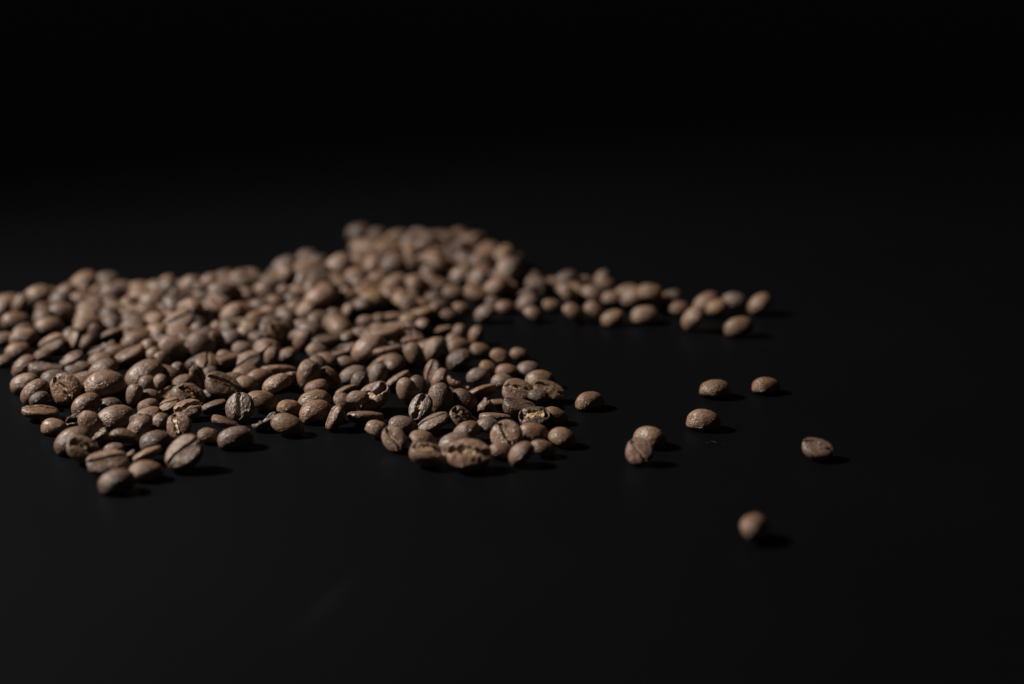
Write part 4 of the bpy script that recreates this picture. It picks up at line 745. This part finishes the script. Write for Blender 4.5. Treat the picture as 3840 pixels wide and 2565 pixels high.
# ------------------------------------------------------------------ the beans
# x, y, z of the centre (mm), rotation (w, x, y, z), length (mm), shape, tone, 1 = lies on the table / sharp (own mesh), label
rnd = random.Random(5)
BANK = {}
def body_for(kind, sharp, i):
    if sharp:
        sh = Shape(kind, 1000 + i)
        return sh, mesh_from("coffee_bean", *bean_body(sh, 60, 40), M_BEAN)
    key = (kind, i % 9)
    if key not in BANK:
        sh = Shape(kind, 50 + 13 * (i % 9) + ord(kind))
        BANK[key] = (sh, mesh_from("coffee_bean", *bean_body(sh, 36, 24), M_BEAN))
    return BANK[key]
SKINS = {}
def skin_for(sh):
    if id(sh) not in SKINS:
        SKINS[id(sh)] = (sh, mesh_from("silverskin", *skin_strip(sh), M_SKIN))
    return SKINS[id(sh)][1]

def lowest(me, q, s):
    co = np.empty(len(me.vertices) * 3, dtype=np.float32)
    me.vertices.foreach_get("co", co)
    R = np.array(q.to_matrix())
    return float((co.reshape(-1, 3) * s @ R.T)[:, 2].min())

NAMES = {'s': 'hollow_bean_shell', 'b': 'broken_bean'}
CATS = {'s': 'bean shell', 'b': 'broken bean'}
for i, (x, y, z, qw, qx, qy, qz, L, kind, tone, rest, sharp, label) in enumerate(BEANS):
    sh, me = body_for(kind, sharp, i)
    q = Quaternion((qw, qx, qy, qz)); q.normalize()
    s = L * MM
    skinned = kind in 'cowvf'
    o = link(NAMES.get(kind, 'coffee_bean'), None if skinned else me)
    if skinned:                       # a bean showing its crease: body and silverskin under one Empty
        body = link('bean_body', me, o)
    else:
        body = o
    lo = lowest(me, q, s)
    zz = z * MM
    if rest or zz + lo < 0.0:
        zz = -lo + 0.00002
    o.location = (x * MM, y * MM, zz)
    o.rotation_mode = 'QUATERNION'
    o.rotation_quaternion = q
    o.scale = (s, s, s)
    body.color = (*tint(tone, rnd), 1)
    o["label"] = label
    o["category"] = CATS.get(kind, 'coffee bean')
    o["group"] = GROUPS[kind] if kind in GROUPS else 'whole coffee beans spilled on the black table'
    if skinned:
        k = link('silverskin', skin_for(sh), o)
        g = {'c': .8, 'w': .9, 'o': 1.15, 'v': 1.25, 'f': 1.3}[kind]
        base = (.38, .26, .135) if tone in 'tyknr' else (.44, .33, .21)
        if kind == 'v': base = (.60, .50, .38)
        k.color = (base[0] * g, base[1] * g, base[2] * g, 1)

# ------------------------------------------------------------------ the rest of the heap: beans beneath and behind those above
def build_heap():
    V = []; Fc = []; C = []; off = 0
    shapes = [bean_body(Shape('d', 300 + k), 24, 16) for k in range(10)]
    r = random.Random(9)
    for i, (x, y, z, qw, qx, qy, qz, L, tone) in enumerate(HEAP):
        v, f = shapes[i % 10]
        q = Quaternion((qw, qx, qy, qz)); q.normalize()
        w = (v * L * MM) @ np.array(q.to_matrix()).T
        zz = max(z * MM, -w[:, 2].min() + 0.00002)
        w = w + np.array([x * MM, y * MM, zz])
        V.append(w); Fc += [tuple(a + off for a in t) for t in f]; off += len(w)
        C.append(np.tile(np.array([*tint(tone, r), 1.0], dtype=np.float32), (len(w), 1)))
    me = mesh_from("coffee_bean_heap", np.vstack(V), Fc, M_HEAP)
    at = me.color_attributes.new("tint", 'FLOAT_COLOR', 'POINT')
    at.data.foreach_set("color", np.vstack(C).ravel())
    o = link("coffee_bean_heap", me)
    o["kind"] = "stuff"
    o["label"] = "mass of brown coffee beans under and behind the ones in front"
build_heap()

# ------------------------------------------------------------------ dust flecks on the table
def build_dust():
    r = random.Random(3)
    V = []; F = []
    def fleck(x, y, s):
        a = r.uniform(0, 6.28); e = r.uniform(.3, 1)
        n = len(V)
        for k in range(5):
            t = a + k * 1.2566
            V.append((x + s * math.cos(t) * e, y + s * math.sin(t), 0.00001))
        V.append((x, y, s * .7))
        for k in range(5):
            F.append((n + k, n + (k + 1) % 5, n + 5))
    for cx, cy, sx, sy, cnt in DUST:
        for _ in range(cnt):
            fleck(r.gauss(cx, sx) * MM, r.gauss(cy, sy) * MM, r.choice((.03, .04, .05, .06, .09)) * MM)
    # one curled fibre
    hx, hy = FIBRE
    pts = [(hx + 1.6 * math.cos(t) * (1 - .12 * t), hy + 1.2 * math.sin(t * 1.3)) for t in np.linspace(0, 2.6, 12)]
    for (ax, ay), (bx, by) in zip(pts, pts[1:]):
        n = len(V); dx, dy = bx - ax, by - ay; l = math.hypot(dx, dy); nx, ny = -dy / l * .022, dx / l * .022
        for (px, py) in ((ax + nx, ay + ny), (ax - nx, ay - ny), (bx - nx, by - ny), (bx + nx, by + ny)):
            V.append((px * MM, py * MM, .00004))
        V.append(((ax + bx) / 2 * MM, (ay + by) / 2 * MM, .0001))
        F.extend([(n, n + 1, n + 4), (n + 1, n + 2, n + 4), (n + 2, n + 3, n + 4), (n + 3, n, n + 4)])
    o = link("dust", mesh_from("dust", V, F, M_DUST, False))
    o["kind"] = "stuff"
    o["label"] = "tiny pale dust flecks and a fibre on the black table"
build_dust()
